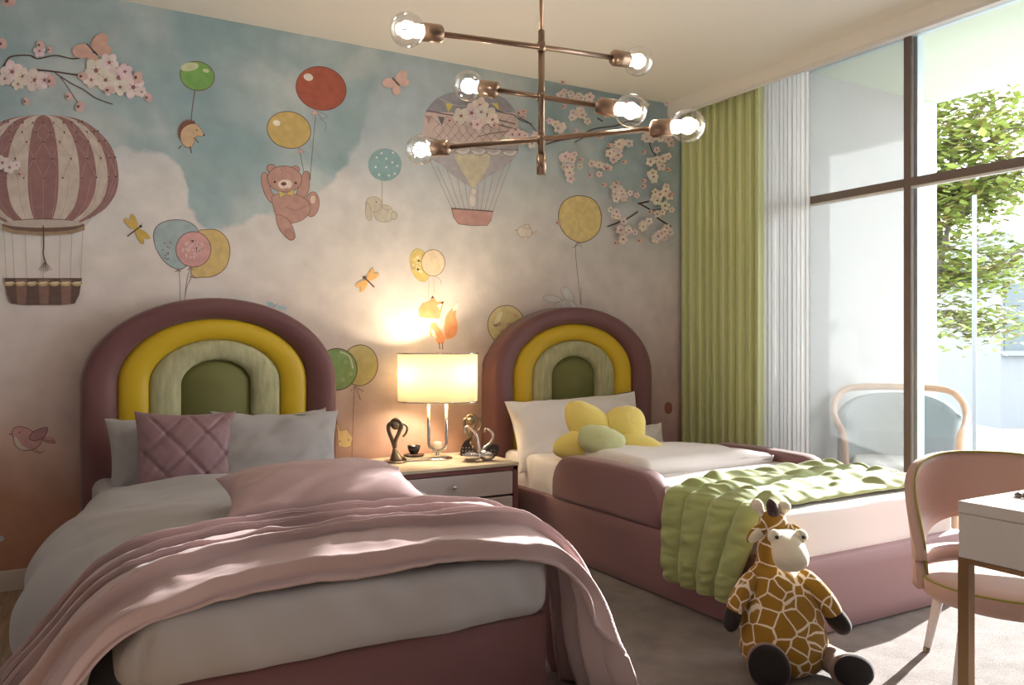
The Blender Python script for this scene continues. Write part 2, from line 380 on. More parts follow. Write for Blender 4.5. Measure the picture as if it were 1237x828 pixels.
# planks where the carpet leaves the floor bare
RX0, RX1, RY0, RY1 = .55, 3.30, -.6, 3.33
def plank(me, x, y, sy):
    o = bpy.data.objects.new('plank', me); COL.objects.link(o); o.parent = FL; o.location = (x, y, -.012); o.scale = (1, sy, 1); return o
pm = None
PW, PL = .142, 1.22
for i in range(int((3.96-LX)/PW)+1):
    x = LX+i*PW+.0
    off = (i*.47) % 1*PL
    y = BY-off
    while y < WALL_Y:
        y0, y1 = max(y, BY), min(y+PL, WALL_Y)
        inside = x > RX0-.02 and x+PW < RX1+.02 and y0 > RY0-.02 and y1 < RY1+.02
        if y1-y0 > .03 and not inside:
            if pm is None:
                o = MB().rbox((.001, .001, 0), (PW-.001, PL-.001, .012), .0015, 4).build('plank', M['wood'], loc=(0,0,0)); pm = o.data
                bpy.data.objects.remove(o)
            plank(pm, x, y0, (y1-y0)/PL)
        y += PL
# carpet
def rugf(p, n):
    if n.z > .5: p.z += .004*N3(p.x*9, p.y*9, 0)
    return p
tag(MB().rbox((RX0, RY0, .0005), (RX1, RY1, .016), .006, (60, 80, 4), rugf).build('carpet', M['rug']), 'taupe short-pile carpet lying on the wooden floor under and between the two beds', 'carpet')

# window wall: frames, panes
mull = [3.64, 2.644, 1.648, .652]
TZ0, TZ1 = 1.886, 1.929
for i in range(3):
    y1, y0 = mull[i], mull[i+1]
    W = struct(thing('window_%d' % (i+1), (GLASS_X, (y0+y1)/2, 0), None, None))
    MB().box((GLASS_X-.014, y1-.02, 0), (GLASS_X+.014, y1+.02, 2.72)).build('mullion', M['steel'], W, smooth=False)
    MB().box((GLASS_X-.016, y0+.02, TZ0), (GLASS_X+.014, y1-.02, TZ1)).build('transom', M['steel'], W, smooth=False)
    MB().box((GLASS_X-.03, y0+.02, .0), (GLASS_X+.03, y1-.02, .06)).build('sill', M['steel'], W, smooth=False)
    MB().box((GLASS_X-.03, y0+.02, 2.66), (GLASS_X+.03, y1-.02, 2.72)).build('head_frame', M['steel2'], W, smooth=False)
    g = M['painted_haze'] if i == 0 else M['clear']
    MB().box((GLASS_X-.004, y0+.02, .06), (GLASS_X-.002, y1-.02, TZ0)).build('pane', g, W, smooth=False)
    MB().box((GLASS_X-.004, y0+.02, TZ1), (GLASS_X-.002, y1-.02, 2.66)).build('pane', g, W, smooth=False)
    MB().box((GLASS_X+.02, y1-.035, 0), (GLASS_X+.075, y1+.02, 2.72)).build('outer_frame', M['steel2'], W, smooth=False)
    MB().box((GLASS_X-.012, y0+.02, TZ0-.012), (GLASS_X+.012, y1-.02, TZ0)).build('glazing_bead', M['lacquer'], W, smooth=False)
struct(MB().box((GLASS_X-.06, BY, 0), (GLASS_X+.06, mull[-1]-.02, 2.72)).build('wall_right_blocker', M['plain_wall'], smooth=False))  # unseen wall, added instead of more windows to cut daylight on front faces
struct(MB().box((GLASS_X-.05, mull[0]+.02, 0), (GLASS_X+.12, WALL_Y, 2.72)).build('wall_window_end', M['plain_wall'], smooth=False))

# curtain and sheer
def drape(y0, y1, n, amp, X, z0, z1, seed, nu=240, nv=24, sharp=1.0):
    def f(u, v):
        y = y1+(y0-y1)*u; ph = u*n*2*pi+.9*N3(u*5, seed, 0)*2+ .12*N3(u*9, v*1.2, seed)
        a = amp*(.75+.35*N3(u*7, seed+3, 0))*(.8+.2*(1-v))
        s = 1-2*abs(sin(ph/2))**sharp
        return (X+a*s, y+.012*cos(ph)*(1 if n < 20 else .3), z0+(z1-z0)*v)
    return MB().grid(f, nu, nv)
c = drape(3.455, 4.165, 10, .040, 3.715, .015, 2.70, 4, nu=400, sharp=.5).build('curtain', M['curtain'])
c.modifiers.new('thick', 'SOLIDIFY').thickness = .003
tag(c, 'long olive green pleated curtain hanging beside the mural wall', 'curtain')
c = drape(3.10, 3.43, 11, .016, 3.70, .015, 2.70, 9, nu=260).build('sheer_curtain', M['sheer'])
tag(c, 'narrow gathered white sheer curtain between green curtain and glass', 'curtain')

# outside: balcony, wing wall, slab
ex = MB().box((GLASS_X+.1, 3.47, -.1), (5.43, 3.62, 2.75)).build('wall_balcony', M['plaster'], smooth=False); struct(ex)
struct(MB().box((GLASS_X+.1, -2.2, 2.75), (5.43, 4.4, 2.95)).build('ceiling_balcony', mat('soffit_paint', (196, 206, 186), .9), smooth=False))
struct(MB().box((GLASS_X+.1, -2.2, -.14), (5.6, 3.47, -.02)).build('floor_balcony', M['ground'], smooth=False))
struct(MB().box((-12, -14, -.6), (30, 26, -.5)).build('floor_ground', M['ground'], smooth=False))
# grey block and white wall beyond the tree
G = thing('grey_building', (15.5, 6.5, -.5), 'grey clad building at far right behind the tree', 'building')
b0 = at(1209, 275, t=15); b1 = at(1290, 275, t=15)
RV = V((.8660254, -.5, 0)); FV = V((.5, .8660254, 0))
def fbox(mb, px0, px1, py0, py1, t, dep):
    """box that faces the room, edges where the photograph shows them"""
    p = at(px0, py0, t=t); q = at(px1, py1, t=t)
    vs = [p, V((q.x,q.y,p.z)), q, V((p.x,p.y,q.z))]; vs += [a+FV*dep for a in vs]
    return mb.add(vs, [(0,1,2,3),(5,4,7,6),(4,0,3,7),(1,5,6,2),(4,5,1,0),(3,2,6,7)])
fbox(MB(), 1209, 1330, 278, 520, 15, 3).build('wall', M['greybuilding'], G, smooth=False)
fbox(MB(), 1214, 1300, 340, 424, 14.97, .1).build('balcony_panel', mat('dark_grey_panel', (88, 100, 104), .6), G, smooth=False)
fbox(MB(), 1214, 1300, 424, 430, 14.9, .2).build('slab', M['greybuilding'], G, smooth=False)
G = thing('white_building', (13, 7, -.5), 'bright white low building seen between tree and grey building', 'building')
fbox(MB(), 1160, 1209, 312, 520, 20, 3).build('wall', M['plaster'], G, smooth=False)
fbox(MB(), 1160, 1210, 309, 314, 19.9, 3).build('roof_edge', M['plaster'], G, smooth=False)
p = at(1177, 530, t=7.5); q = at(1177, 236, t=7.5)
tag(MB().cyl((p.x, p.y, -.5), q, .02, 8).build('pole', M['greybuilding']), 'thin grey upright pole standing in front of the tree', 'pole')

# tree
TB = at(1131, 560, t=9.5); TB.z = -.5
T = thing('tree', TB, 'pale leafy green tree outside the right window panes', 'tree')
rt = random.Random(3)
tips = []
def branch(mb, p, d, r, ln, lv):
    pts = [p]; rr = [r]
    for k in range(5):
        d = (d+V((rt.uniform(-.18,.18), rt.uniform(-.18,.18), rt.uniform(-.06,.14)))).normalized(); p = p+d*ln/5; pts.append(p); rr.append(r*(1-.11*(k+1)))
        if lv > 0: tips.append((p, lv))
        if lv < 3 and k >= (2 if lv == 0 else 0):
            for _ in range(2 if lv == 0 else 1):
                a = rt.uniform(0, 2*pi); e = (d*.5+V((cos(a), sin(a), rt.uniform(.05,.5)))).normalized()
                branch(mb, p, e, r*.5, ln*rt.uniform(.4,.6), lv+1)
    return mb
br = branch(MB(), TB.copy(), V((-.02, .0, 1)), .10, 4.4, 0)
TP = at(1138, 300, t=9.5); tips2 = []
for px, py, qx, qy in ((1134,330,1152,235),(1152,235,1150,160),(1150,235,1205,215),(1140,265,1185,240),(1150,170,1200,120),(1150,190,1237,150),(1136,300,1120,180),(1136,330,1190,335),(1180,240,1260,190),(1140,380,1200,400),(1136,350,1250,300)):
    a = at(px, py, t=9.4+rt.uniform(-.3,.3)); b_ = at(qx, qy, t=9.3+rt.uniform(-.7,.7)); pts = [a.lerp(b_, k/5)+V((0,0,.06*sin(k*2))) for k in range(6)]
    br.tube(pts, [.05*(1-.14*k) for k in range(6)], 6); tips2 += [(q, 2) for q in pts]
br.build('trunk', M['bark'], T)
def leaves(name, m, num, seed):
    r_ = random.Random(seed); mb = MB(); src = tips+tips2*9
    for _ in range(num):
        p, lv = r_.choice(src)
        c_ = p+V((r_.gauss(0,.3), r_.gauss(0,.3), r_.gauss(0,.10)))
        a = r_.uniform(0, 2*pi); s = r_.uniform(.04, .085); t1 = V((cos(a), sin(a), r_.uniform(-.5,.3))); t2 = V((-sin(a), cos(a), r_.uniform(-.4,.4)))
        mb.add([c_-t1*s, c_+t2*s*.5, c_+t1*s, c_-t2*s*.5], [(0,1,2,3)])
    o = mb.build(name, m, T, smooth=False); o['kind'] = 'stuff'; return o
leaves('foliage', M['leaf'], 15000, 5); leaves('foliage', M['leaf2'], 6000, 6)

# balcony armchair
AC = V((4.40, 3.05, -.02))
A = thing('armchair', AC, 'bentwood armchair with grey-blue upholstery standing on the balcony', 'armchair')
fa = V((-.80, -.60, 0)).normalized(); ra = V((fa.y, -fa.x, 0)) * -1      # facing the room; ra = picture right
def AP(a, b, z): return AC+ra*a+fa*b+V((0, 0, z))
rail = catmull([AP(-.27,.26,0), AP(-.28,.24,.28), AP(-.30,.20,.55), AP(-.335,.10,.62), AP(-.36,-.05,.68), AP(-.34,-.15,.76), AP(-.26,-.22,.815), AP(0,-.27,.825), AP(.26,-.22,.815), AP(.34,-.15,.76), AP(.36,-.05,.68), AP(.335,.10,.62), AP(.30,.20,.55), AP(.28,.24,.28), AP(.27,.26,0)], 5)
MB().tube(rail, .021, 10).build('frame', M['exwood'], A)
for s in (-1, 1): MB().tube([AP(.22*s,-.24,.34), AP(.25*s,-.30,0)], [.02, .014], 8).build('leg', M['exwood'], A)
def ab(u, v):
    ph = (u-.5)*2.5; z = .36+v*(.43-.12*abs(2*u-1)**2.5); return AP(.315*sin(ph)/sin(1.25)*1.0, .05-.28*cos(ph)-.03*v, z)
o = MB().grid(ab, 28, 10).build('backrest', M['exfabric'], A); md = o.modifiers.new('t', 'SOLIDIFY'); md.thickness = .05; md.offset = 0
MB().rbox((-.27,-.24,.25), (.27,.25,.36), .05, 8, M=Matrix.Translation(AC) @ Matrix((ra, fa, V((0,0,1)))).transposed().to_4x4()).build('seat', M['exfabric'], A)
MB().rbox((-.25,-.2,.355), (.25,.24,.41), .027, 8, M=Matrix.Translation(AC) @ Matrix((ra, fa, V((0,0,1)))).transposed().to_4x4()).build('seat_cushion', M['cushion'], A)
# ------------------------------------------------------------------ beds
def arch(u, cx, hw, top, spring, zb):
    if u < .2: return (cx-hw, zb+(spring-zb)*u/.2)
    if u > .8: return (cx+hw, zb+(spring-zb)*(1-u)/.2)
    a = pi-(u-.2)/.6*pi; return (cx+hw*cos(a), spring+(top-spring)*sin(a))
BANDS = [(.575, 1.292, .88, .02), (.430, 1.195, .89, .25), (.298, 1.095, .885, .25), (.162, 1.0, .88, .25)]
def headboard(B, cx):
    H = MB()
    def outer(u, v):
        a = arch(u, cx, *BANDS[0]); b = arch(u, cx, BANDS[1][0]-.004, BANDS[1][1]-.004, BANDS[1][2], .02)
        th = v*pi*1.0; k = .5-.5*cos(th)
        if v < .12: return (a[0], 4.175-(4.175-4.075)*v/.12, a[1])
        w_ = (v-.12)/.88; k = .5-.5*cos(w_*pi); y = 4.075-.065*abs(sin(w_*pi))**.6+ .03*w_
        return (a[0]+(b[0]-a[0])*k, y, a[1]+(b[1]-a[1])*k)
    h = H.grid(outer, 72, 16).build('headboard', M['mauve'], B)
    for i, (nm, m) in enumerate((('yellow_band', 'yellow'), ('sage_band', 'sage'))):
        o_, n_ = BANDS[i+1], BANDS[i+2]
        def band(u, v, o_=o_, n_=n_):
            a = arch(u, cx, *o_); b = arch(u, cx, n_[0]-.004, n_[1]-.004, n_[2], n_[3]); k = .5-.5*cos(v*pi)
            return (a[0]+(b[0]-a[0])*k, 4.10-.055*abs(sin(v*pi))**.55, a[1]+(b[1]-a[1])*k)
        MB().grid(band, 64, 12).build(nm, M[m], h)
    def core(u, v):
        a = arch(u, cx, *BANDS[3]); k = sin(v*pi/2); c_ = (cx, .25+.45*1)
        q = (a[0]+(cx-a[0])*k, a[1]+((min(max(a[1], .25), .88))-a[1])*k)
        return (q[0], 4.10-.05*(sin(min(v*1.4, 1)*pi/2))**.6, q[1])
    MB().grid(core, 64, 12).build('olive_centre', M['olive'], h)
def guard(B, cx, s):
    """low rounded guard on the side rail"""
    x0, x1 = (cx+s*.55), (cx+s*.455)
    def f(u, v):
        # outline in (y,z): flat bottom, wide rounded top
        pts = _guard_outline; n = len(pts); q = pts[int(round(u*n)) % n]
        cy, cz = 3.05, .40
        if v < .5: k = v/.5; a = k*pi/2; sc = sin(a)**.5 if k > 0 else 0; d = 1-cos(a)
        r = .035
        if v <= .3: kk = v/.3; ins = 1; X = x0; sc = kk
        elif v <= .7: kk = (v-.3)/.4; X = x0+(x1-x0)*(.5-.5*cos(kk*pi)); sc = 1+.0*kk; e = sin(kk*pi); sc = 1+.07*e
        else: kk = (v-.7)/.3; X = x1; sc = 1-kk
        return (X, cy+(q[0]-cy)*sc*.955, max(cz+(q[1]-cz)*sc*.955, .303))
    return MB().grid(f, len(_guard_outline), 20, cu=True).build('guard_rail', M['rose'], B)
_guard_outline = [(2.64, .30)] + [(2.64+.16-.16*cos(a), .37+.155*sin(a)) for a in [i*pi/2/7 for i in range(8)]] + [(2.9, .528), (3.05, .53), (3.2, .528)] + [(3.48-.17+.17*sin(a), .36+.165*cos(a)) for a in [i*pi/2/7 for i in range(8)]] + [(3.48, .30)] + [(3.3, .30), (3.1, .30), (2.9, .30), (2.75, .30)]
def bed(name, cx, label, guards):
    B = thing(name, (cx, 3.1, 0), label, 'bed', 'children\'s beds with rainbow headboards')
    headboard(B, cx)
    for s in (-1, 1):
        a, b = sorted((cx+s*.545, cx+s*.50))
        MB().rbox((a, 2.05, .018), (b, 4.08, .302), .014, (4, 30, 6)).build('side_panel', M['rose'], B)
    MB().rbox((cx-.545, 2.0, .018), (cx+.545, 2.055, .302), .02, (24, 4, 6)).build('foot_panel', M['mauve' if not guards else 'rose'], B)
    if guards:
        for s in (-1, 1): guard(B, cx, s)
    MB().box((cx-.5, 2.05, .02), (cx+.5, 4.07, .10)).build('slatted_base', M['rose'], B, smooth=False)
    return B
LCX, RCX = .7325, 2.785
bed('left_bed'.replace('left_', 'single_'), LCX, 'mauve upholstered bed with pink throw, rainbow arch headboard, nearest the camera', False)
bed('single_bed', RCX, 'rose upholstered bed with rounded guards and green quilt, beside the curtain', True)

# mattresses
def lmf(p, n):
    fy = smooth01((2.9-p.y)/.9)
    if p.x < .4: p.x -= .085*fy*smooth01((.4-p.x)/.35)*(1-.85*smooth01((p.z-.37)/.09))
    if n.y < -.4:
        p.y -= .012*N3(p.x*3.5, p.z*4, 1)+.010*N3(p.x*11+p.z*6, p.z*5, 2)+.012*max(0, sin(pi*min(max((p.z-.28)/.2, 0), 1)))
        # folded corner of the sheet
        p.y += (.014 if p.z < .42 else 0)*math.exp(-((p.x-.20-(p.z-.3)*.05)/.012)**2)
        p.z += .006*N3(p.x*5, 0, 0)
    return p
MT = MB().rbox((LCX-.535, 1.985, .292), (LCX+.54, 4.04, .485), .05, (70, 60, 14), lmf).build('mattress', M['greysheet'])
tag(MT, 'mattress in smooth grey sheet on the near bed, under the pink throw', 'mattress')
def rmf(p, n):
    if abs(n.x) > .6: # stitched pleats on the side
        k = abs(((p.y*9) % 1)-.5); 
        if k < .07: p.x -= .008*n.x
    if n.z > .6: p.z += .004*N3(p.x*4, p.y*4, 0)
    if n.y < -.5: p.y -= .008*N3(p.x*4, p.z*5, 3)
    return p
tag(MB().rbox((RCX-.512, 2.03, .15), (RCX+.512, 4.04, .475), .035, (40, 220, 10), rmf).build('mattress', M['white']),
    'white mattress with pleated side on the far bed, under the green quilt', 'mattress')

# ---- near bed duvet
def lerp_prof(P, s):
    """point on a polyline by arc position s 0..1 through smoothed points"""
    k = s*(len(P)-1); i = min(int(k), len(P)-2); f = k-i; a, b = P[i], P[i+1]; return (a[0]+(b[0]-a[0])*f, a[1]+(b[1]-a[1])*f)
DP = catmull([(.20,.25),(.09,.20),(.01,.17),(-.045,.205),(-.055,.30),(-.02,.40),(.05,.47),(.16,.515),(.35,.535),(.6,.545),(.9,.545),(1.12,.535),(1.27,.51),(1.35,.45),(1.375,.37),(1.36,.30),(1.31,.27)], 8)
def duv(u, v):
    x, z = lerp_prof(DP, u); y = 2.06+(3.56-2.06)*v
    fall = smooth01((3.62-y)/.75)*(1-.62*smooth01((2.72-y)/.35))                 # hangs further out towards the foot
    if x < .22: x = .22+(x-.22)*(.35+.65*fall); z = z if z > .46 else .46+(z-.46)*(.25+.75*fall)
    # rolled hem at the pillow end
    e = 1-v
    if e < .06: z -= (.06-e)/.06*.045
    z -= .075*smooth01((.2-v)/.2)
    z += .010*N3(x*3, y*3, 5)+.006*N3(x*7, y*9, 1)
    z += .008*sin((y*1.2+x*.5)*9+2*N3(x*1.5, y*1.5, 8))*(1 if x > .1 else .4)
    if x < .12: x += .02*N3(y*5, z*4, 2)+.019*sin(y*15+z*7)*smooth01((.46-z)/.15)
    if x > 1.15: k = smooth01((2.75-y)/.3); x = 1.15+(x-1.15)*(1-.45*k); z = max(z, .30+.16*k)
    return (x, y, z)
o = MB().grid(duv, 150, 110).build('duvet', M['greysheet']); o.modifiers.new('t', 'SOLIDIFY').thickness = .012
tag(o, 'grey-beige duvet spilling over the left side of the near bed', 'duvet')
# ---- pink throw
TPf = catmull([(-.22,.018),(-.15,.07),(-.105,.15),(-.065,.23),(-.02,.31),(.03,.40),(.09,.475),(.18,.53),(.3,.558),(.5,.572),(.75,.576),(1.0,.574),(1.18,.558),(1.29,.52),(1.365,.44),(1.38,.34),(1.385,.22),(1.40,.11),(1.435,.022)], 8)
def thr(u, v):
    x, z = lerp_prof(TPf, u)
    cl = smooth01((u-.70)/.3)                      # towards the right hanging end
    cr = smooth01((.30-u)/.3)
    y0 = 1.965-.09*cl+.30*smooth01((.28-u)/.28)+.03*N3(u*5, 1, 0)*(1-cl) -.012*sin(u*9)
    y1 = 2.335-.05*cl+.12*cr+.04*N3(u*3, 7, 0)
    hang = max(cl, cr)
    # stacked folds across the bed
    w_ = v*4.6+.55*N3(u*2.6, 3, 0)+.35*N3(u*7, v*2, 4)
    f = w_-math.floor(w_); amp = (.020+.026*(.5+.5*N3(u*3, math.floor(w_)*3.1, 2)))*(1+.9*hang)
    ridge = smooth01(f/.16) if f < .16 else (1-(f-.16)/.84)**1.25
    y = y0+(y1-y0)*v - .020*ridge*(f < .5)
    nz_ = .008*N3(x*8, y*14, 3)+.005*N3(x*20, y*25, 6)+.016*(.35-abs(N3(x*3.2+y*4, y*9-x*2, 9)))
    h = amp*ridge+nz_
    nx = 0; 
    if u < .33: k = smooth01((.33-u)/.18); x -= (h*1.7)*k; z += h*(1-k)
    elif u > .72: k = smooth01((u-.72)/.12); x += (h*1.5)*k; z += h*(1-k)
    else: z += h
    z -= (.075*smooth01((.28-v)/.28)+.25*max(0, .05-v))*(1-hang)
    return (x, y, max(z, .02+.004*sin(v*40)))
o = MB().grid(thr, 230, 170).build('throw_blanket', M['pinkthrow']); o.modifiers.new('t', 'SOLIDIFY').thickness = .010
tag(o, 'dusty pink rumpled throw blanket draped across the foot of the near bed to the floor', 'blanket')

# ---- pillows
def pillow_mb(w_, h_, t_, seed=0, pinch=.10, wr=.012, n=34, quilt=0, power=.42):
    mb = MB()
    for sgn in (1, -1):
        def f(a, b, sgn=sgn):
            u = sin((a*2-1)*pi/2*.999); v = sin((b*2-1)*pi/2*.999)
            e = max((1-u*u)*(1-v*v), 0); x = w_/2*u*(1-pinch*(1-v*v)*u*u); y = h_/2*v*(1-pinch*(1-u*u)*v*v)
            z = t_/2*e**power
            fold = wr*(.8*N3(u*1.8+seed, v*1.8, sgn)+.9*(.5-abs(N3(u*1.1+v*.9+seed, (v-u)*3.2, sgn))*1.6)+.6*(.5-abs(N3((u+v)*3.0, (u-v)*1.0+seed, sgn))*1.6)*abs(u))
            z += fold*min(1, e*5)
            if quilt:
                p1 = abs(((x+y*.9)*quilt) % 1-.5)*2; p2 = abs(((x-y*.9)*quilt) % 1-.5)*2
                z -= .009*(math.exp(-((1-p1)/.09)**2)+math.exp(-((1-p2)/.09)**2))*min(1, e*4)
            return (x, y+fold*.4, sgn*z)
        mb.grid(f, n, n)
    # sewn edge
    return mb
def place(mb, c, xa, ya):
    xa = V(xa).normalized(); ya = V(ya); za = xa.cross(ya).normalized(); ya = za.cross(xa).normalized()
    Mx = Matrix((xa, ya, za)).transposed().to_4x4(); Mx.translation = V(c)
    mb.v = [tuple(Mx @ V(p)) for p in mb.v]; return mb
def weld(o):
    b = bmesh.new(); b.from_mesh(o.data); bmesh.ops.remove_doubles(b, verts=b.verts, dist=.0012); bmesh.ops.recalc_face_normals(b, faces=b.faces); b.to_mesh(o.data); b.free(); o.data.polygons.foreach_set('use_smooth', [True]*len(o.data.polygons)); return o
def pil(name, mm, w_, h_, t_, c, xa, ya, label, cat, **k):
    o = weld(place(pillow_mb(w_, h_, t_, **k), c, xa, ya).build(name, M[mm])); return tag(o, label, cat)
pil('bed_pillow', 'greysheet', .50, .37, .15, at(205, 554, Y=3.80), (1, .0, 0), (-.12, .30, 1), 'plain grey pillow leaning on the left part of the near headboard', 'pillow', seed=3)
pil('bed_pillow', 'greysheet', .46, .36, .13, at(340, 543, Y=3.90), (1, .05, .02), (.03, .12, 1), 'grey pillow hidden behind the other pillows against the near headboard', 'pillow', seed=5)
pil('quilted_cushion', 'maroonq', .40, .38, .13, at(224, 551, Y=3.62), (1, -.10, -.03), (-.14, .34, 1), 'mauve satin cushion with diamond quilting between two grey pillows', 'cushion', seed=8, quilt=6.5, wr=.006, n=70)
pil('bed_pillow', 'greysheet', .55, .38, .15, at(334, 548, Y=3.60), (1, -.14, -.03), (-.36, .46, 1), 'large grey pillow leaning in front at the right of the near headboard', 'pillow', seed=12, wr=.018)
pil('lumbar_pillow', 'pinkpillow', .61, .37, .16, (.775, 2.545, .612), (1, -.10, .0), (.16, 1, .16), 'dusty pink rectangular pillow lying flat in the middle of the near bed', 'pillow', seed=15, pinch=.10, wr=.014, power=.5)
# far bed
pil('bed_pillow', 'white', .92, .40, .16, at(701, 520, Y=3.86), (1, .02, .03), (.02, .35, 1), 'wide white pillow leaning on the far rainbow headboard', 'pillow', seed=20, wr=.018, pinch=.07)
pil('bed_pillow', 'white', .5, .33, .14, at(765, 545, Y=3.92), (1, .0, -.02), (.0, .25, 1), 'white pillow mostly hidden behind the yellow flower cushion', 'pillow', seed=24)

# flower cushion
FC = at(727, 556, Y=3.55); FC.z = .49
F = thing('flower_cushion', FC, 'yellow flower-shaped plush cushion with pale green middle', 'cushion')
ta = V((.8660254, -.5, 0)); tb = V((0, .45, 1)).normalized(); tn = ta.cross(tb).normalized()
Fm = Matrix((ta, tb, tn)).transposed().to_4x4()
def blob(c, rx, ry, rz, rot, seed):
    Mx = Fm @ Matrix.Rotation(rot, 4, 'Z'); mb = MB()
    def f(u, v):
        a = u*2*pi; b = (v-.5)*pi; x = cos(b)*cos(a); y = cos(b)*sin(a); z = sin(b); d = 1+.07*N3(x*1.8+seed, y*1.8, z*1.8)+.03*N3(x*5+seed, y*5, z*5)
        w_ = (1-.22*x)
        return tuple(c+(Mx @ V((rx*x*d, ry*y*d*w_, rz*z*d))))
    return mb.grid(f, 30, 18, cu=True)
tt = 4.12
for (px, py, rx, ry, rot, dt) in ((708, 510, 30, 27, 2.2, .10), (757, 512, 27, 24, .8, .10), (696, 540, 30, 19, 3.3, .05), (772, 540, 30, 18, -.1, .05), (727, 550, 32, 15, -1.5, -.03)):
    c_ = at(px, py, t=tt+dt); k = tt/FPX; blob(c_, rx*k, ry*k, .055, rot, px).build('petal', M['petal'], F)
blob(at(727, 532, t=tt-.03), 29*tt/FPX, 19*tt/FPX, .06, 0, 3).build('flower_middle', M['pistil'], F)

# far bed duvet, folded
def dvf(p, n):
    p.z += (.02*N3(p.x*2.5, p.y*3, 9)+.008*N3(p.x*7, p.y*9, 4)) if n.z > -.3 else 0
    if n.z > .2: p.z -= .035*smooth01((p.x-2.9)/.4)
    p.y += .03*N3(p.x*2, p.z*5, 2)
    return p
o = MB().rbox((2.36, 2.90, .462), (3.22, 3.42, .55), .05, (50, 36, 8), dvf).build('folded_duvet', M['white'])
tag(o, 'white duvet folded back across the far bed between its rounded guards', 'duvet')
# green quilt
QP = catmull([(2.205,.125),(2.19,.2),(2.195,.3),(2.205,.40),(2.235,.475),(2.30,.488),(2.42,.490),(2.6,.490),(2.8,.492),(3.0,.490),(3.2,.488),(3.29,.48),(3.33,.45),(3.36,.40),(3.365,.32)], 8)
NCH = 4
def qlt(u, v):
    x, z = lerp_prof(QP, u)
    top = smooth01((x-2.22)/.12)
    y0 = 2.085-.02*sin(u*5)+.10*smooth01((.28-u)/.28)*1.0; y1 = 2.585+.10*smooth01((u-.3)/.5)-.02*smooth01((.3-u)/.3)
    y = y0+(y1-y0)*v+.012*N3(x*6, v*3, 1)
    c_ = abs(sin(pi*v*NCH))**.55; ch = math.floor(v*NCH-1e-6)
    puff = .036*c_
    s_ = u*52
    g = 1.1*N3(s_*.9+v*4, ch*7.3+v*5, 0)+.42*sin(s_*2.0+ch*2+3*N3(s_*.3, ch, 2)+6*(v*NCH-ch-.5)*N3(s_*.2, ch, 5))
    g = .015*g*c_*(1 if top > .5 else .45)
    # a few straight cross seams on the hanging part
    cs = 0
    if u < .27:
        for q in (.09, .17): cs += .2*math.exp(-((u-q-.02*N3(v*4, q, 0))/.004)**2)
    h = puff+g-.012*cs
    nx, nz_ = (-(1-top), top) if u < .6 else (smooth01((x-3.27)/.06), 1-smooth01((x-3.27)/.06))
    return (x+nx*h, y, z+nz_*h+.004*N3(x*9, y*9, 3))
o = MB().grid(qlt, 300, 120).build('quilt', M['quilt']); o.modifiers.new('t', 'SOLIDIFY').thickness = .014
tag(o, 'puffy green channel-quilted throw over the foot of the far bed', 'quilt')

# ------------------------------------------------------------------ nightstand
NX0, NX1, NY0, NY1, NZ = 1.37, 2.155, 3.67, 4.165, .46
S = thing('nightstand', ((NX0+NX1)/2, (NY0+NY1)/2, 0), 'mauve nightstand with white drawers and marble top standing between the two beds', 'nightstand')
fr = .026
MB().box((NX0, NY0, .03), (NX0+fr, NY1, NZ-.018)).box((NX1-fr, NY0, .03), (NX1, NY1, NZ-.018)).box((NX0, NY0, NZ-.04), (NX1, NY1, NZ-.018)).box((NX0, NY0, .03), (NX1, NY1, .05)).box((NX0, NY1-.02, .03), (NX1, NY1, NZ-.018)).build('carcass', M['nightbody'], S, smooth=False)
MB().rbox((NX0-.003, NY0-.006, NZ-.018), (NX1+.003, NY1, NZ), .003, 4).build('marble_top', M['marble'], S, smooth=False)
for x in (NX0+.05, NX1-.09):
    for y in (NY0+.04, NY1-.08): MB().box((x, y, 0), (x+.04, y+.04, .03)).build('foot', M['nightbody'], S, smooth=False)
zz = NZ-.045
for k in range(3):
    D = MB().rbox((NX0+fr+.004, NY0+.002, zz-.118), (NX1-fr-.004, NY0+.4, zz), .003, 4).build('drawer', M['drawer'], S, smooth=False)
    MB().ball(((NX0+NX1)/2+.02, NY0-.014, zz-.055), .013, 10).cyl(((NX0+NX1)/2+.02, NY0-.01, zz-.055), ((NX0+NX1)/2+.02, NY0+.01, zz-.055), .006).build('knob', M['chrome'], D)
    zz -= .130
# lamp
LP = V((1.835, 3.97, NZ)); L_ = thing('table_lamp', LP, 'glowing table lamp with wide cream drum shade and chrome U-shaped stem', 'lamp')
def oval(z, rx, ry, n=48): return [LP+V((rx*cos(2*pi*i/n)*.9+0, ry*sin(2*pi*i/n)*1.0, z)) for i in range(n)]
SA = V((.8660254, -.5, 0)); SB = V((.5, .8660254, 0)); SRX, SRY, Z0_, Z1_ = .212, .115, .305, .562
def oval(z, k=1.0, n=56): return [LP+SA*(SRX*k*cos(2*pi*i/n))+SB*(SRY*k*sin(2*pi*i/n))+V((0, 0, z)) for i in range(n)]
sh = MB(); n = 56; sh.v = [tuple(p) for z in (Z0_, Z1_) for p in oval(z)]; sh.f = [(i, (i+1) % n, n+(i+1) % n, n+i) for i in range(n)]; sh.c = [None]*n
SHD = sh.build('lamp_shade', M['shade'], L_)
for z in (Z0_, Z1_): MB().tube(oval(z), .0048, 8, cyc=True).build('shade_rim', M['chrome'], SHD)
U = [LP+SA*(-.047)+V((0,0,.33)), LP+SA*(-.047)+V((0,0,.10))]+[LP+SA*(-.047*cos(a))+V((0,0,.085-.045*sin(a))) for a in [k*pi/10 for k in range(11)]]+[LP+SA*.047+V((0,0,.10)), LP+SA*.047+V((0,0,.33))]
MB().tube(U, .0095, 12).build('stem', M['chrome'], L_)
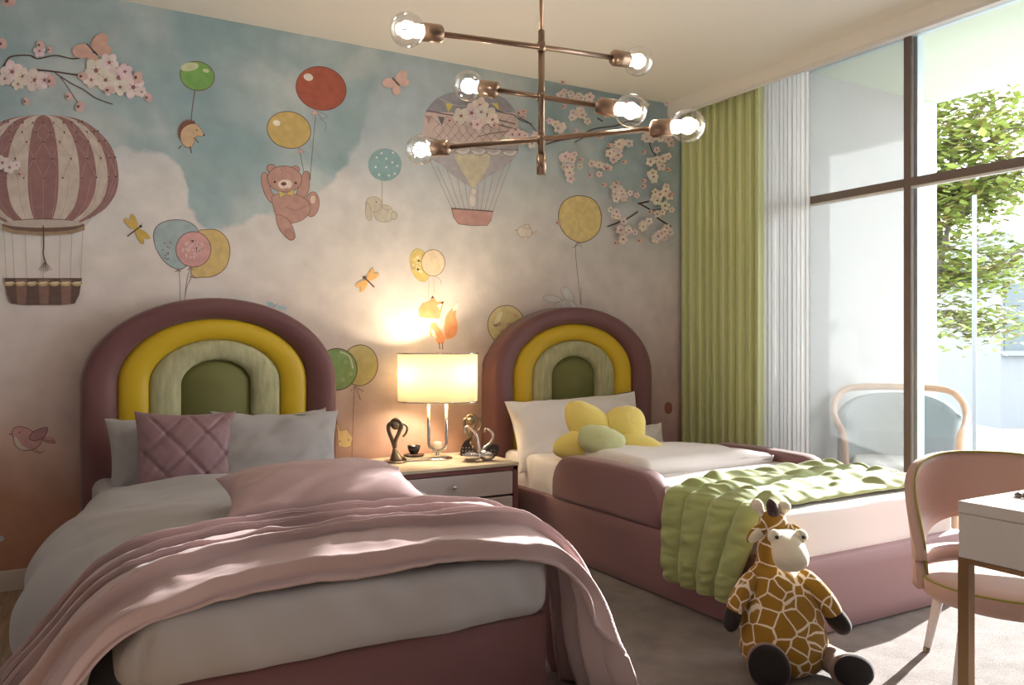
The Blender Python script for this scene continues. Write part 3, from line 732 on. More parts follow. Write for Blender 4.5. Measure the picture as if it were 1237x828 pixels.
MB().cyl(LP+SA*-.05+V((0,0,.33)), LP+SA*.05+V((0,0,.33)), .008).build('cross_bar', M['chrome'], L_)
MB().lathe([(0.0, 0), (.078, 0), (.08, .004), (.078, .009), (.016, .012), (.010, .02), (.010, .04), (0.0, .045)], 32, LP, caps=False).build('base', M['chrome'], L_)
MB().lathe([(0, .055), (.022, .056), (.024, .06), (.024, .088), (.02, .092), (0, .092)], 20, LP, caps=False).build('stem_ornament', M['wax'], L_)
MB().ball(LP+V((0,0,.42)), (.026, .026, .032), 10).build('lamp_bulb', emis('lamp_bulb_glow', (255, 214, 150), 6), L_)
ll = bpy.data.lights.new('lamp_light', 'POINT'); ll.energy = LAMP/3; ll.color = (1, .80, .54); ll.shadow_soft_size = .03
lo = bpy.data.objects.new('lamp_light', ll); COL.objects.link(lo); lo.location = LP+V((0, 0, .45))
for da in (-.12, .12):
    lo = bpy.data.objects.new('lamp_light', ll); COL.objects.link(lo); lo.location = LP+SA*da+V((0, 0, .45))
bpy.data.objects['lamp_bulb'].visible_shadow = True

# book, cup, sculptures, swans
bk = at(512, 553, Z=NZ+.01)
B_ = thing('book', (bk.x, bk.y, NZ+.001), 'cream book lying on the nightstand under the small dark cup', 'book')
Mb = Matrix.Translation(V((bk.x, bk.y, NZ+.001))) @ Matrix.Rotation(-.12, 4, 'Z')
MB().box((-.115, -.06, 0), (.115, .07, .003), Mb).box((-.115, -.06, .017), (.115, .07, .020), Mb).box((-.115, .067, 0), (.115, .07, .02), Mb).build('cover', M['book'], B_, smooth=False)
MB().box((-.111, -.057, .003), (.111, .067, .017), Mb).build('page_block', M['white'], B_, smooth=False)
cp = at(500, 551, Z=NZ+.022); CZ = NZ+.0215
K = thing('espresso_cup', (cp.x, cp.y, CZ), 'small dark glazed cup standing on its saucer on the book', 'cup')
MB().lathe([(.016, .006), (.019, .008), (.030, .028), (.036, .052), (.034, .052), (.028, .03), (.0, .012)], 24, (cp.x, cp.y, CZ+.003), caps=False).build('bowl', M['ceramic'], K)
tag(MB().lathe([(0, 0), (.03, 0), (.055, .006), (.055, .008), (.03, .004), (0, .004)], 28, (cp.x, cp.y, CZ), caps=False).build('saucer', M['ceramic']), 'dark saucer under the small cup on the book', 'saucer')
def sculpture(px, py, Y, label, mir=1):
    c_ = at(px, py, Y=Y); c_.z = NZ+.001; k = .0042
    T_ = thing('knot_sculpture', c_, label, 'sculpture', 'dark bronze knot sculptures on the nightstand')
    Q = lambda a, z, d=0: c_+SA*(a*k*mir)+SB*(d*k)+V((0, 0, z*k))
    MB().lathe([(0, 0), (.062, 0), (.064, .004), (.055, .008), (0, .008)], 28, c_, caps=False).build('base', M['darkbronze'], T_)
    MB().tube([Q(2, 1), Q(1.5, 4), Q(.5, 9), Q(0, 14), Q(-.2, 18)], [.040, .034, .022, .013, .010], 16).build('skirt', M['darkbronze'], T_)
    MB().tube(catmull([Q(0, 16), Q(-3, 26), Q(-6, 34), Q(-8, 41), Q(-7, 46), Q(-4, 47), Q(-2, 43)], 5), .0105, 10).build('limb', M['darkbronze'], T_)
    MB().tube(catmull([Q(0, 16), Q(1, 26), Q(5, 36), Q(8, 44), Q(6, 50), Q(1, 52), Q(-3, 50), Q(-3, 46)], 5), .0105, 10).build('limb', M['darkbronze'], T_)
    MB().tube(catmull([Q(4, 46), Q(10, 47), Q(15, 43), Q(14, 36), Q(10, 31)], 5), .006, 8).build('arm_loop', M['darkbronze'], T_)
    MB().ball(Q(1, 45), (.026, .022, .024), 10).build('head', M['darkbronze'], T_)
sculpture(477, 551, 3.98, 'dark bronze knotted figure sculpture standing left of the lamp')
sculpture(568, 549, 4.03, 'bronze knotted figure sculpture standing right of the lamp, behind the swans')
wingm = mat('dark_wing_enamel', (54, 46, 44), .35)
def swan(px, py, Y, label, tall):
    c_ = at(px, py, Y=Y); c_.z = NZ+.001; k = .0041
    T_ = thing('swan_figurine', c_, label, 'figurine', 'silver swan figurines on the nightstand')
    Q = lambda a, z, d=0: c_+SA*(a*k)+SB*(d*k)+V((0, 0, z*k))
    Mx = Matrix((SA, SB, V((0,0,1)))).transposed().to_4x4(); Mx.translation = Q(0, 7.4)
    MB().ball((0, 0, 0), (.058 if tall else .048, .036, .030), 12, M=Mx).build('body', M['chrome'], T_)
    if tall: pts = [Q(8, 6), Q(11, 12), Q(9, 22), Q(7, 32), Q(2, 40), Q(-5, 44), Q(-8, 40), Q(-7, 36)]; wp = [(-13, 9), (-12, 18), (-8, 25), (1, 30), (-2, 22), (4, 15), (10, 12), (1, 8), (-8, 7)]
    else: pts = [Q(-6, 6), Q(-4, 15), Q(4, 22), Q(8, 30), Q(6, 37), Q(-1, 41), Q(-3, 36)]; wp = [(-2, 8), (0, 16), (7, 20), (16, 18), (14, 9), (8, 4), (2, 4)]
    MB().tube(catmull(pts, 5), [.009-.0045*i/(5*(len(pts)-1)) for i in range(5*(len(pts)-1)+1)], 10).build('neck', M['chrome'], T_)
    for d in (-6, 6):
        wpc = catmull(wp, 3, True); m = len(wpc); mb = MB()
        mb.v = [tuple(Q(a, z, d)) for a, z in wpc]+[tuple(Q(a, z, d+.8)) for a, z in wpc]; mb.f = [tuple(range(m)), tuple(range(2*m-1, m-1, -1))]+[(i, (i+1) % m, m+(i+1) % m, m+i) for i in range(m)]; mb.c = [None]*len(mb.f)
        W_ = mb.build('wing', wingm, T_, smooth=False)
        dm = MB()
        for a in range(-10, 14, 4):
            for z in (10, 14, 18, 22):
                ins = (-10 <= a <= 2 and z < 21) if tall else (3 <= a <= 13 and 7 <= z <= 16)
                if ins: dm.ball(Q(a, z, d-.3 if d < 0 else d+1.1), .0035, 5)
        if dm.v: dm.build('silver_studs', M['chrome'], W_)
swan(569, 552, 3.80, 'silver swan figurine with large studded dark wing, left of the pair', True)
swan(588, 551, 3.78, 'smaller silver swan figurine at right end of the nightstand', False)

# ------------------------------------------------------------------ chandelier
RB = at(654, 0, t=2.6)
CH = thing('chandelier', (RB.x, RB.y, CEIL), 'brushed bronze three-bar chandelier with six clear globe bulbs under the ceiling', 'chandelier')
zb = at(654, 187, t=2.6).z
MB().cyl((RB.x, RB.y, zb), (RB.x, RB.y, 2.07), .0105).cyl((RB.x, RB.y, 2.07), (RB.x, RB.y, CEIL-.02), .0065).build('rod', M['bronze'], CH)
MB().lathe([(0, -.03), (.05, -.03), (.06, -.02), (.06, 0), (0, 0)], 28, (RB.x, RB.y, CEIL), caps=False).build('ceiling_canopy', M['bronze'], CH)
MB().cyl((RB.x, RB.y, zb-.062), (RB.x, RB.y, zb), .0155, 20).build('finial', M['bronze'], CH)
bars = [((492, 36, 2.36), (771, 74, 2.80), 57), ((566, 104, 2.704), (762, 134, 2.48), 117), ((508, 181, 2.767), (831, 152, 2.42), 168)]
for A_, B2, ym in bars:
    a = at(A_[0], A_[1], t=A_[2]); b = at(B2[0], B2[1], t=B2[2]); m_ = at(654, ym, t=2.6)
    pa, pb = a, b
    R_ = MB().tube([a+(m_-a).normalized()*.10, m_, b+(m_-b).normalized()*.10], .0085, 12).cyl(m_-V((0,0,.014)), m_+V((0,0,.014)), .0135).build('arm', M['bronze'], CH)
    for e in (a, b):
        d = (e-m_).normalized(); s1 = e-d*.047; s0 = e-d*.108
        MB().tube([s0-d*.006, s0, s0+d*.004, s1], [.012, .024, .0265, .0265], 20).build('socket', M['bronze'], CH)
        gl = MB().ball((0,0,0), .05, 14)
        rotm = d.to_track_quat('Z', 'Y').to_matrix().to_4x4(); rotm.translation = e
        gl = MB(); prof = [(.013, -.052)]+[(.05*sin(t_), -.05*cos(t_)) for t_ in [pi*(.1+.9*i/16) for i in range(17)]]
        G_ = gl.lathe(prof, 28, M=rotm, caps=False).build('bulb', M['bulb'], CH)
        fl = MB()
        for k in range(4):
            a2 = k*pi/2; o1 = rotm @ V((.009*cos(a2), .009*sin(a2), -.04)); o2 = rotm @ V((.012*cos(a2+.5), .012*sin(a2+.5), .016)); fl.tube([o1, o2], .005, 6)
        fl.tube([rotm @ V((0,0,-.048)), rotm @ V((0,0,-.03)), rotm @ V((0,0,-.006))], [.018, .021, .012], 8)
        f_ = fl.build('filament', M['filament'], G_)
        bl = bpy.data.lights.new('bulb_light', 'POINT'); bl.energy = BULB; bl.color = (1, .88, .72); bl.shadow_soft_size = .03
        bo = bpy.data.objects.new('bulb_light', bl); COL.objects.link(bo); bo.location = e

# ------------------------------------------------------------------ kids' chair and desk
CC = V((2.645, 1.445, 0)); bd = V((.71, .70, 0)).normalized(); lf = V((-bd.y, bd.x, 0))
H_ = thing('kids_chair', CC, 'small pink rounded barrel chair with olive piping behind the desk', 'chair')
def CP(phi, r, z): return CC+bd*(r*cos(phi))+lf*(r*sin(phi))+V((0, 0, z))
SZ = .34
def top_z(ph): return SZ+.02+.338*max(cos(ph*.72), 0)**.42 if abs(ph) < 2.0 else SZ
def hz(ph, s):     # heights of the cut-out
    q = max(1-(ph/1.12)**2, 0)**.5; return .385+.075*q*0+ (.10*q)
PH = 1.72
def shell(z_lo, z_hi, nu, nv, name, ph_max=PH):
    def f(u, v):
        ph = (u*2-1)*ph_max; lo = z_lo(ph); hi = max(z_hi(ph), lo+.004); z = lo+(hi-lo)*v
        r = .262+.03*smooth01((z-SZ)/.35)*(1 if abs(ph) < 1.4 else 1); return CP(ph, r*(1-.0*abs(ph)), z)
    return MB().grid(f, nu, nv)
def tz(ph):
    k = abs(ph)/PH; return SZ-.03+(.70-SZ+.03)*(1-k**3.2)**.55
o = shell(lambda p: hz(p, 0) if abs(p) < 1.12 else .385, tz, 60, 10, 'b').build('backrest', M['chairpink'], H_)
md = o.modifiers.new('t', 'SOLIDIFY'); md.thickness = .032; md.offset = 0
o = shell(lambda p: SZ-.045, lambda p: min(.385, tz(p)), 60, 4, 'b').build('back_band', M['chairpink'], H_)
md = o.modifiers.new('t', 'SOLIDIFY'); md.thickness = .032; md.offset = 0
edge = []
for i in range(61):
    ph = (i/60*2-1)*PH; z = tz(ph); edge.append(CP(ph, .262+.03*smooth01((z-SZ)/.35)-.016, z+.001))
MB().tube(edge, .0035, 6).build('piping', M['piping'], H_)
def seatp(r, z): return (r, z)
Ms = Matrix.Translation(V((CC.x, CC.y, 0)))
st = MB().lathe([(0, SZ-.075), (.20, SZ-.075), (.245, SZ-.065), (.258, SZ-.045), (.262, SZ-.008), (.25, SZ), (.20, SZ+.006), (.1, SZ+.008), (0, SZ+.008)], 48, (CC.x, CC.y, 0), caps=False).build('seat', M['chairpink'], H_)
MB().tube([(CC.x+.26*cos(a), CC.y+.26*sin(a), SZ-.006) for a in [2*pi*i/48 for i in range(48)]], .0035, 6, cyc=True).build('piping', M['piping'], st)
for sb, sl_ in ((.16, .16), (.16, -.16), (-.15, .16), (-.15, -.16)):
    p = CC+bd*sb+lf*sl_+V((0,0,SZ-.07)); q = CC+bd*(sb*1.25)+lf*(sl_*1.28); r_ = q.lerp(p, .13)
    G_ = MB().tube([p, r_], [.019, .0115], 14).build('leg', M['legwhite'], H_)
    MB().tube([r_, q], [.0118, .0098], 14).build('leg_tip', M['darkbronze'], G_)
DZ = .70; dc = at(1157, 605, Z=DZ); DX0, DY1 = dc.x, dc.y
D_ = thing('desk', (DX0+.6, DY1-.3, 0), 'white desk with brushed gold frame legs at the right edge', 'desk')
MB().rbox((DX0, DY1-.60, DZ-.028), (DX0+1.2, DY1, DZ), .0015, 4).build('desk_top', M['deskwhite'], D_, smooth=False)
MB().rbox((DX0+.001, DY1-.60, DZ-.135), (DX0+1.2, DY1-.001, DZ-.029), .0015, 4).build('drawer_box', M['deskwhite'], D_, smooth=False)
gf = MB().box((DX0, DY1-.6, DZ-.147), (DX0+.026, DY1, DZ-.1355)).box((DX0+1.174, DY1-.6, DZ-.147), (DX0+1.2, DY1, DZ-.1355)).box((DX0+.026, DY1-.012, DZ-.147), (DX0+1.174, DY1, DZ-.1355)).box((DX0+.026, DY1-.6, DZ-.147), (DX0+1.174, DY1-.588, DZ-.1355)).build('gold_frame', M['gold'], D_, smooth=False)
for x in (DX0, DX0+1.174):
    for y in (DY1-.026, DY1-.6): MB().box((x, y, 0.017 if x < 3.3 else 0), (x+.026, y+.026, DZ-.147)).build('leg', M['gold'], D_, smooth=False)
tp = at(1239, 601, Z=DZ)
tk = MB()
for k in range(5):
    a = k*1.256; tk.ball((tp.x+.016*cos(a), tp.y+.016*sin(a), DZ+.0065), (.009, .009, .006), 6)
tk.tube([(tp.x+.022*cos(a), tp.y+.022*sin(a), DZ+.004) for a in [2*pi*i/20 for i in range(20)]], .003, 6, cyc=True)
tag(tk.build('trinket', M['steel']), 'small dark grey openwork trinket on the desk top, cut by the frame edge', 'trinket')
# ------------------------------------------------------------------ plush giraffe
GK = .000735; G0 = at(946, 792, t=2.70); G0.z = .017
GC = V((0, -1, 0)); GA = V((.8660254, -.5, 0)); GB = V((-.5, -.8660254, 0))   # picture right, towards the room
G = thing('plush_giraffe', G0, 'seated plush giraffe with brown patches and black feet leaning on the far bed corner', 'plush toy')
def gp(cx, cy, b=0): return G0+GA*((cx-345)*GK)+GB*b+V((0, 0, (775-cy)*GK))
def loft(rings, n=26, cap=True):
    """rings: centre, half width along GA-ish axis, half depth, axis pair"""
    vs = []; fs = []
    for c_, a, b, ax, bx in rings:
        for k in range(n): t_ = 2*pi*k/n; vs.append(c_+ax*(a*cos(t_))+bx*(b*sin(t_)))
    for j in range(len(rings)-1):
        for k in range(n): fs.append((j*n+k, j*n+(k+1) % n, (j+1)*n+(k+1) % n, (j+1)*n+k))
    if cap: fs += [tuple(range(n)), tuple((len(rings)-1)*n+k for k in range(n))]
    return MB().add(vs, fs)
# trunk, neck and head tube in one surface; (y in the crop, half width, half depth, centre x, lean)
body = [(790, 60, 55, 330, .03), (778, 125, 110, 330, .03), (750, 165, 150, 332, .03), (700, 190, 170, 335, .03), (640, 192, 172, 335, .02), (580, 184, 160, 335, .01), (520, 174, 145, 334, -.005), (460, 160, 125, 333, -.02), (410, 142, 102, 330, -.035), (375, 118, 84, 326, -.045), (352, 86, 70, 320, -.05), (335, 74, 64, 317, -.05), (300, 71, 62, 316, -.045), (250, 70, 62, 315, -.04), (200, 68, 62, 313, -.035), (150, 64, 60, 312, -.03), (115, 54, 52, 312, -.03), (95, 38, 38, 312, -.03), (85, 18, 18, 312, -.03)]
cb_ = catmull(body, 3)
rings = [(gp(cx_, y, ln), a*GK, b*GK, GA, GB) for y, a, b, cx_, ln in cb_]
loft(rings, 36).build('body', M['giraffe'], G)
def limb(name, pts, m, n=18, parent=G, flat=1):
    pts = catmull(pts, 5); P = [V(p[:3]) for p in pts]; R_ = [p[3] for p in pts]
    return MB().tube(P, R_, n, flat=flat).build(name, m, parent)
def gq(cx, cy, b, r): return tuple(gp(cx, cy, b))+(r*GK,)
aL = limb('arm', [gq(215, 375, -.02, 20), gq(200, 395, -.01, 36), gq(160, 440, .015, 42), gq(128, 480, .03, 40), gq(112, 515, .04, 36), gq(106, 525, .04, 30)], M['giraffe'])
limb('hand', [gq(118, 505, .038, 33), gq(108, 525, .04, 38), gq(95, 560, .05, 36), gq(88, 585, .055, 27), gq(84, 600, .057, 8)], M['black'], parent=aL)
aR = limb('arm', [gq(430, 365, -.02, 20), gq(450, 385, -.01, 36), gq(490, 430, .01, 42), gq(525, 480, .03, 44), gq(545, 520, .04, 42), gq(550, 532, .04, 34)], M['giraffe'])
limb('hand', [gq(540, 515, .038, 36), gq(555, 540, .04, 44), gq(580, 575, .05, 42), gq(592, 600, .055, 30), gq(597, 612, .057, 8)], M['black'], parent=aR)
# legs run forward; the foot is a thick disc with a black sole
def foot(cx, cy, rx, ry, b, rot, nrm):
    nrm = V(nrm).normalized(); side = V((0,0,1)).cross(nrm).normalized()*1; upv = nrm.cross(side).normalized()
    ax = side*cos(rot)+upv*sin(rot); bx = -side*sin(rot)+upv*cos(rot); c_ = gp(cx, cy, b)
    back = gp(cx*.6+345*.4, min(cy-10, 700), .02)
    lg = loft([(back, 55*GK, 55*GK, ax, bx)]+[(back.lerp(c_, k), (55+(rx*.8-55)*k)*GK, (55+(ry*.8-55)*k)*GK, ax, bx) for k in (.3, .6, .85)]+[(c_-nrm*.012, rx*.97*GK, ry*.97*GK, ax, bx), (c_, rx*1.0*GK, ry*1.0*GK, ax, bx), (c_+nrm*.012, rx*.94*GK, ry*.94*GK, ax, bx)], 30)
    L0 = lg.build('leg', M['footplush'], G)
    loft([(c_+nrm*.0100, rx*.95*GK, ry*.95*GK, ax, bx), (c_+nrm*.017, rx*.90*GK, ry*.90*GK, ax, bx), (c_+nrm*.023, rx*.70*GK, ry*.70*GK, ax, bx), (c_+nrm*.026, rx*.3*GK, ry*.3*GK, ax, bx)], 30).build('sole', M['black'], L0)
foot(205, 690, 90, 100, .175, .5, tuple(GB+GA*-.12+V((0,0,.18))))
foot(560, 712, 104, 72, .165, -.18, tuple(GB+GA*.25+V((0,0,.22))))
# muzzle with two eye bumps
mz = [(170, 62, 60, .02), (185, 66, 60, .045), (215, 72, 62, .07), (255, 77, 66, .085), (290, 70, 60, .085), (315, 50, 44, .075), (328, 22, 18, .065)]
rings = [(gp(332 + (y-170)*.07, y, b+.0), a*GK, (b_+8)*GK, GA, GB) for y, a, b_, b in catmull(mz, 3)]
Z_ = loft([(rings[0][0]+V((0,0,.006)), rings[0][1]*.6, rings[0][2]*.6, GA, GB)]+rings, 28).build('muzzle', M['snout'], G)
for cx_ in (281, 398):
    e = MB().ball(gp(cx_, 182, .055), (.021, .022, .023), 12).build('eye_bump', M['snout'], Z_)
    MB().ball(gp(cx_+2, 178, .078), (.0065, .0065, .0065), 8).build('eye', mat('dark_bead', (40, 48, 44), .2), Z_)
for s, cx_ in ((-1, 268), (1, 358)):
    mb = MB(); c0 = gp(cx_, 150, .0); tip = gp(cx_+s*78, 208, .01); d = tip-c0
    side = GB.cross(d).normalized()
    def ear(u, v, c0=c0, d=d, side=side):
        k = v; wd = .023*sin(pi*min(k*.9+.08, 1))**.7; a = (u-.5)*2*pi
        return c0+d*(k*1.15)+side*(wd*cos(a))+GB*(.010*sin(a)*sin(pi*min(k+.05, 1)))
    mb.grid(ear, 18, 12, cu=True).build('ear', M['giraffe'], G)
    def lining(u, v):
        p = V(ear(u, .28+v*.64)); ax_ = c0+d*((.28+v*.64)*1.15); return ax_+(p-ax_)*.78+GB*.007-V((0, 0, .004))
    mb = MB().grid(lining, 18, 10, cu=True)
    mb.build('ear_lining', M['snout'], G)
limb('horn', [gq(272, 120, -.03, 12), gq(258, 95, -.03, 16), gq(244, 72, -.03, 26), gq(234, 52, -.03, 22), gq(228, 42, -.03, 5)], M['snout'], 14)
limb('horn', [gq(345, 120, -.03, 12), gq(354, 98, -.03, 18), gq(364, 78, -.03, 28), gq(371, 58, -.03, 22), gq(374, 48, -.03, 5)], M['snout'], 14)
limb('mane', [gq(312, 125, -.02, 12), gq(306, 100, -.01, 26), gq(300, 72, -.01, 27), gq(293, 48, -.01, 21), gq(288, 34, -.01, 4)], M['mane'], 14)
limb('mane', [gq(322, 115, -.03, 8), gq(318, 90, -.035, 16), gq(312, 66, -.035, 15), gq(304, 50, -.035, 4)], M['mane'], 12)

# ------------------------------------------------------------------ mural print on the wall
class Fig:
    """one printed figure: flat coloured shapes a hair apart, child of the wall; coordinates are picture points of the print"""
    def __init__(s, name, ox=0, oy=0, k=1.0, lay=0): s.n = name; s.ox = ox; s.oy = oy; s.k = k; s.m = MB(); s.d = .0006+lay; s.r = random.Random(hash(len(name))+int(ox+oy))
    def W(s, p):
        q = at(s.ox+p[0]/s.k, s.oy+p[1]/s.k, Y=WALL_Y); return (q.x, WALL_Y-s.d, q.z)
    def poly(s, pts, c, sm=0, out=None, ow=1.0):
        if sm: pts = catmull(pts, sm, True)
        s.m.add([s.W(p) for p in pts], [tuple(range(len(pts)))], rgb(*c)); s.d += 3e-5
        if out: s.line(list(pts)+[pts[0]], out, ow)
        return s
    def ell(s, x, y, rx, ry, c, rot=0, out=None, ow=1.0, n=36, a0=0, a1=2*pi):
        pts = []
        for i in range(n):
            a = a0+(a1-a0)*i/n; u, v = rx*cos(a), ry*sin(a); pts.append((x+u*cos(rot)-v*sin(rot), y+u*sin(rot)+v*cos(rot)))
        return s.poly(pts, c, 0, out, ow)
    def line(s, pts, c, wd=1.0, sm=0):
        if sm: pts = catmull(pts, sm)
        vs = []; fs = []; h = wd*s.k/2 if True else wd
        n = len(pts)
        for i, p in enumerate(pts):
            a = pts[max(i-1, 0)]; b = pts[min(i+1, n-1)]; dx, dy = b[0]-a[0], b[1]-a[1]; L = math.hypot(dx, dy) or 1
            w_ = h*(wd_ if (wd_ := 1) else 1); ox, oy = -dy/L*w_, dx/L*w_; vs += [s.W((p[0]+ox, p[1]+oy)), s.W((p[0]-ox, p[1]-oy))]
        fs = [(2*i, 2*i+1, 2*i+3, 2*i+2) for i in range(n-1)]
        s.m.add(vs, fs, rgb(*c)); s.d += 3e-5; return s
    def spots(s, x, y, rx, ry, n, r, c, rot=0):
        for _ in range(n):
            a = s.r.uniform(0, 2*pi); q = s.r.uniform(0, .85)**.5; s.ell(x+rx*q*cos(a), y+ry*q*sin(a), r, r, c, n=8); s.d -= 3e-5
        s.d += 3e-5; return s
    def blossom(s, x, y, r, tint=0):
        a0 = s.r.uniform(0, 6); pk = (226-s.r.randint(0, 14), 212-s.r.randint(0, 18), 208-s.r.randint(0, 14))
        for k in range(5):
            a = a0+k*2*pi/5; s.ell(x+r*.55*cos(a), y+r*.55*sin(a), r*.5, r*.42, pk, rot=a, n=12); s.d -= 2e-5
        s.d += 2e-5
        s.ell(x, y, r*.2, r*.2, (150, 92, 96), n=8)
        for k in range(5):
            a = a0+.6+k*2*pi/5; s.ell(x+r*.34*cos(a), y+r*.34*sin(a), r*.05, r*.05, (130, 76, 84), n=6)
        return s
    def bud(s, x, y, r):
        a = s.r.uniform(0, 3); return s.ell(x, y, r, r*.75, (208, 170, 168), rot=a, n=12).ell(x-r*.4, y, r*.3, r*.25, (120, 76, 74), rot=a, n=8)
    def done(s):
        o = s.m.build(s.n, M['ink'], WB, smooth=False, cols=True); return o
OUT = (110, 84, 84); BR = (104, 72, 64); SKW = (226, 218, 206)
# striped hot-air balloon (cropA/B scale 3.45, origin 0,0)
f = Fig('printed_hot_air_balloon', 0, 0, 3.45)
cx0 = 180
prof_ = [(480, 30), (490, 120), (510, 178), (550, 232), (600, 276), (660, 303), (730, 314), (790, 308), (830, 290), (870, 258), (905, 205), (930, 150), (945, 110)]
pc = catmull(prof_, 4)
ang = [-90, -59, -44.8, -28.8, -11.8, 11.8, 28.8, 44.8, 59, 90]
for i in range(9):
    s0, s1 = sin(radians(ang[i])), sin(radians(ang[i+1])); c = (150, 106, 106) if i % 2 == 0 else (200, 186, 176)
    pts = [(cx0+w_*s0, y) for y, w_ in pc]+[(cx0+w_*s1, y) for y, w_ in reversed(pc)]; f.poly(pts, c)
rowsy = [505, 545, 585, 655, 735]
nd = []
for ri, y in enumerate(rowsy):
    w_ = interp(prof_, y); row = [(cx0+w_*sin(radians(a+(7.5 if ri % 2 else 0))), y+8*cos(radians(a*1.0))) for a in range(-75, 90, 15)]; nd.append(row)
for ri, (r0, r1) in enumerate(zip(nd, nd[1:])):
    for i in range(len(r0)):
        j = i-1 if ri % 2 == 0 else i+1
        f.line([r0[i], r1[i]], (176, 152, 148), .5)
        if 0 <= j < len(r1): f.line([r0[i], r1[j]], (176, 152, 148), .5)
for r0 in nd:
    for p in r0: f.ell(p[0], p[1], 4, 4, (96, 74, 60), n=8)
for a in range(-80, 90, 10): f.line([(cx0+314*sin(radians(a)), 740), (cx0+interp(prof_, 850)*sin(radians(a)), 850), (cx0+172*sin(radians(a)), 690+255)], (172, 150, 146), .5)
B = 690  # cropB origin is 200 px lower = 690 crop units
f.ell(cx0, B+250, 172, 28, (116, 88, 74)).ell(cx0, B+243, 166, 17, (188, 174, 166))
f.poly([(8, B+250), (60, B+270), (180, B+280), (300, B+272), (352, B+252), (354, B+270), (300, B+286), (180, B+294), (60, B+286), (8, B+268)], (160, 134, 104))
for x in (15, 50, 105, 180, 250, 300, 345): f.line([(x, B+270), (x*.93+14, B+478)], (160, 136, 130), .5)
f.line([(180, B+250), (182, B+330), (180, B+370), (190, B+405)], (90, 62, 50), 1.6, 4)
for k in range(-3, 4): f.line([(188, B+400), (188+k*9, B+448-abs(k)*4)], (120, 98, 92), .7)
f.poly([(18, B+470), (342, B+470), (330, B+540), (312, B+576), (250, B+582), (110, B+582), (48, B+576), (30, B+540)], (98, 74, 66))
for x in (66, 160, 252): f.poly([(x, B+475), (x+46, B+475), (x+42, B+578), (x+6, B+578)], (132, 98, 86))
for k in range(7): f.ell(38+k*47, B+486, 24, 18, (186, 160, 112), a0=0, a1=pi, n=14).ell(38+k*47, B+484, 17, 11, (212, 196, 160), a0=0, a1=pi, n=14)
f.done()
# blossom branch, top left
f = Fig('printed_blossom_branch', 0, 0, 3.45, .003)
bc = (92, 66, 60)
f.line([(-10, 320), (20, 270), (45, 238), (120, 232), (160, 246), (230, 232), (300, 246), (340, 240)], bc, 1.6, 5)
f.line([(150, 292), (230, 300), (330, 314), (420, 312)], bc, 2.0, 5).line([(230, 305), (300, 350), (350, 375), (400, 410), (470, 436)], bc, 1.1, 5).line([(250, 318), (285, 370), (330, 438)], bc, .8, 5)
for x, y, r in ((50, 300, 48), (95, 320, 38), (145, 335, 50), (185, 335, 36), (75, 352, 26), (20, 330, 30), (400, 295, 52), (455, 262, 40), (495, 325, 52), (440, 335, 44), (555, 365, 48), (520, 300, 34), (380, 335, 34), (500, 365, 36), (455, 372, 28), (590, 385, 22), (165, 215, 26)): f.blossom(x, y, r)
for x, y, r in ((170, 190, 20), (208, 210, 16), (215, 340, 26), (288, 404, 18), (335, 446, 24), (575, 325, 26), (345, 320, 22), (455, 378, 22), (618, 408, 20), (110, 425, 18), (12, 185, 24), (40, 8, 30)): f.bud(x, y, r)
for x, y, r in ((10, 680, 30), (40, 700, 26), (70, 690, 18)): f.blossom(x, y, r)
f.bud(88, 728, 16); f.done()
def butterfly(name, ox, oy, k, x, y, s, c, rot):
    f = Fig(name, ox, oy, k, .004)
    for a, r in ((-2.5, 1), (-1.6, .8), (1.5, 1), (0, .8)):
        b = a+rot; f.ell(x+s*.62*cos(b), y+s*.62*sin(b), s*.58*r, s*.42*r, c, rot=b, n=20)
    f.line([(x-s*.55*cos(rot-.8), y-s*.55*sin(rot-.8)), (x+s*.35*cos(rot-.8), y+s*.35*sin(rot-.8))][::1], (70, 56, 56), 1.4); f.done()
butterfly('printed_butterfly', 0, 0, 3.45, 388, 212, 72, (206, 162, 148), 1.6)
butterfly('printed_butterfly', 200, 60, 3.45, 962, 138, 50, (214, 178, 168), 1.6)
def dragonfly(name, ox, oy, x0, y0, x1, y1, s, c):
    f = Fig(name, ox, oy, 3.45, .002); dx, dy = x1-x0, y1-y0; L = math.hypot(dx, dy); a = math.atan2(dy, dx); hx, hy = x0+dx*.3, y0+dy*.3
    for t_ in (a-1.9, a-1.35, a+1.35, a+1.9): f.ell(hx+s*.55*cos(t_), hy+s*.55*sin(t_), s*.55, s*.2, c, rot=t_, n=18)
    f.line([(x0, y0), (x1, y1)], (84, 58, 48), 1.6).ell(x0, y0, 7, 6, (84, 58, 48), n=10).line([(x0, y0), (x0-dx*.18-dy*.1, y0-dy*.18+dx*.1)], (84, 58, 48), .5).done()
dragonfly('printed_dragonfly', 0, 200, 586, 254, 530, 296, 62, (200, 166, 60))
dragonfly('printed_dragonfly', 380, 240, 208, 330, 248, 370, 52, (226, 172, 88))
def balloon(f, x, y, rx, ry, c, rot=0, hl=True, ow=.9, oc=OUT, knot=None, string=None):
    f.ell(x, y, rx, ry, c, rot, oc, ow)
    if hl: f.ell(x-rx*.35, y-ry*.45, rx*.18, ry*.16, SKW, n=14)
    if knot: kx, ky = knot; f.poly([(kx, ky-6), (kx+10, ky+12), (kx-10, ky+12)], c, 0, oc, .5)
    if string: f.line(string, (120, 96, 92), .6, 4)
    return f
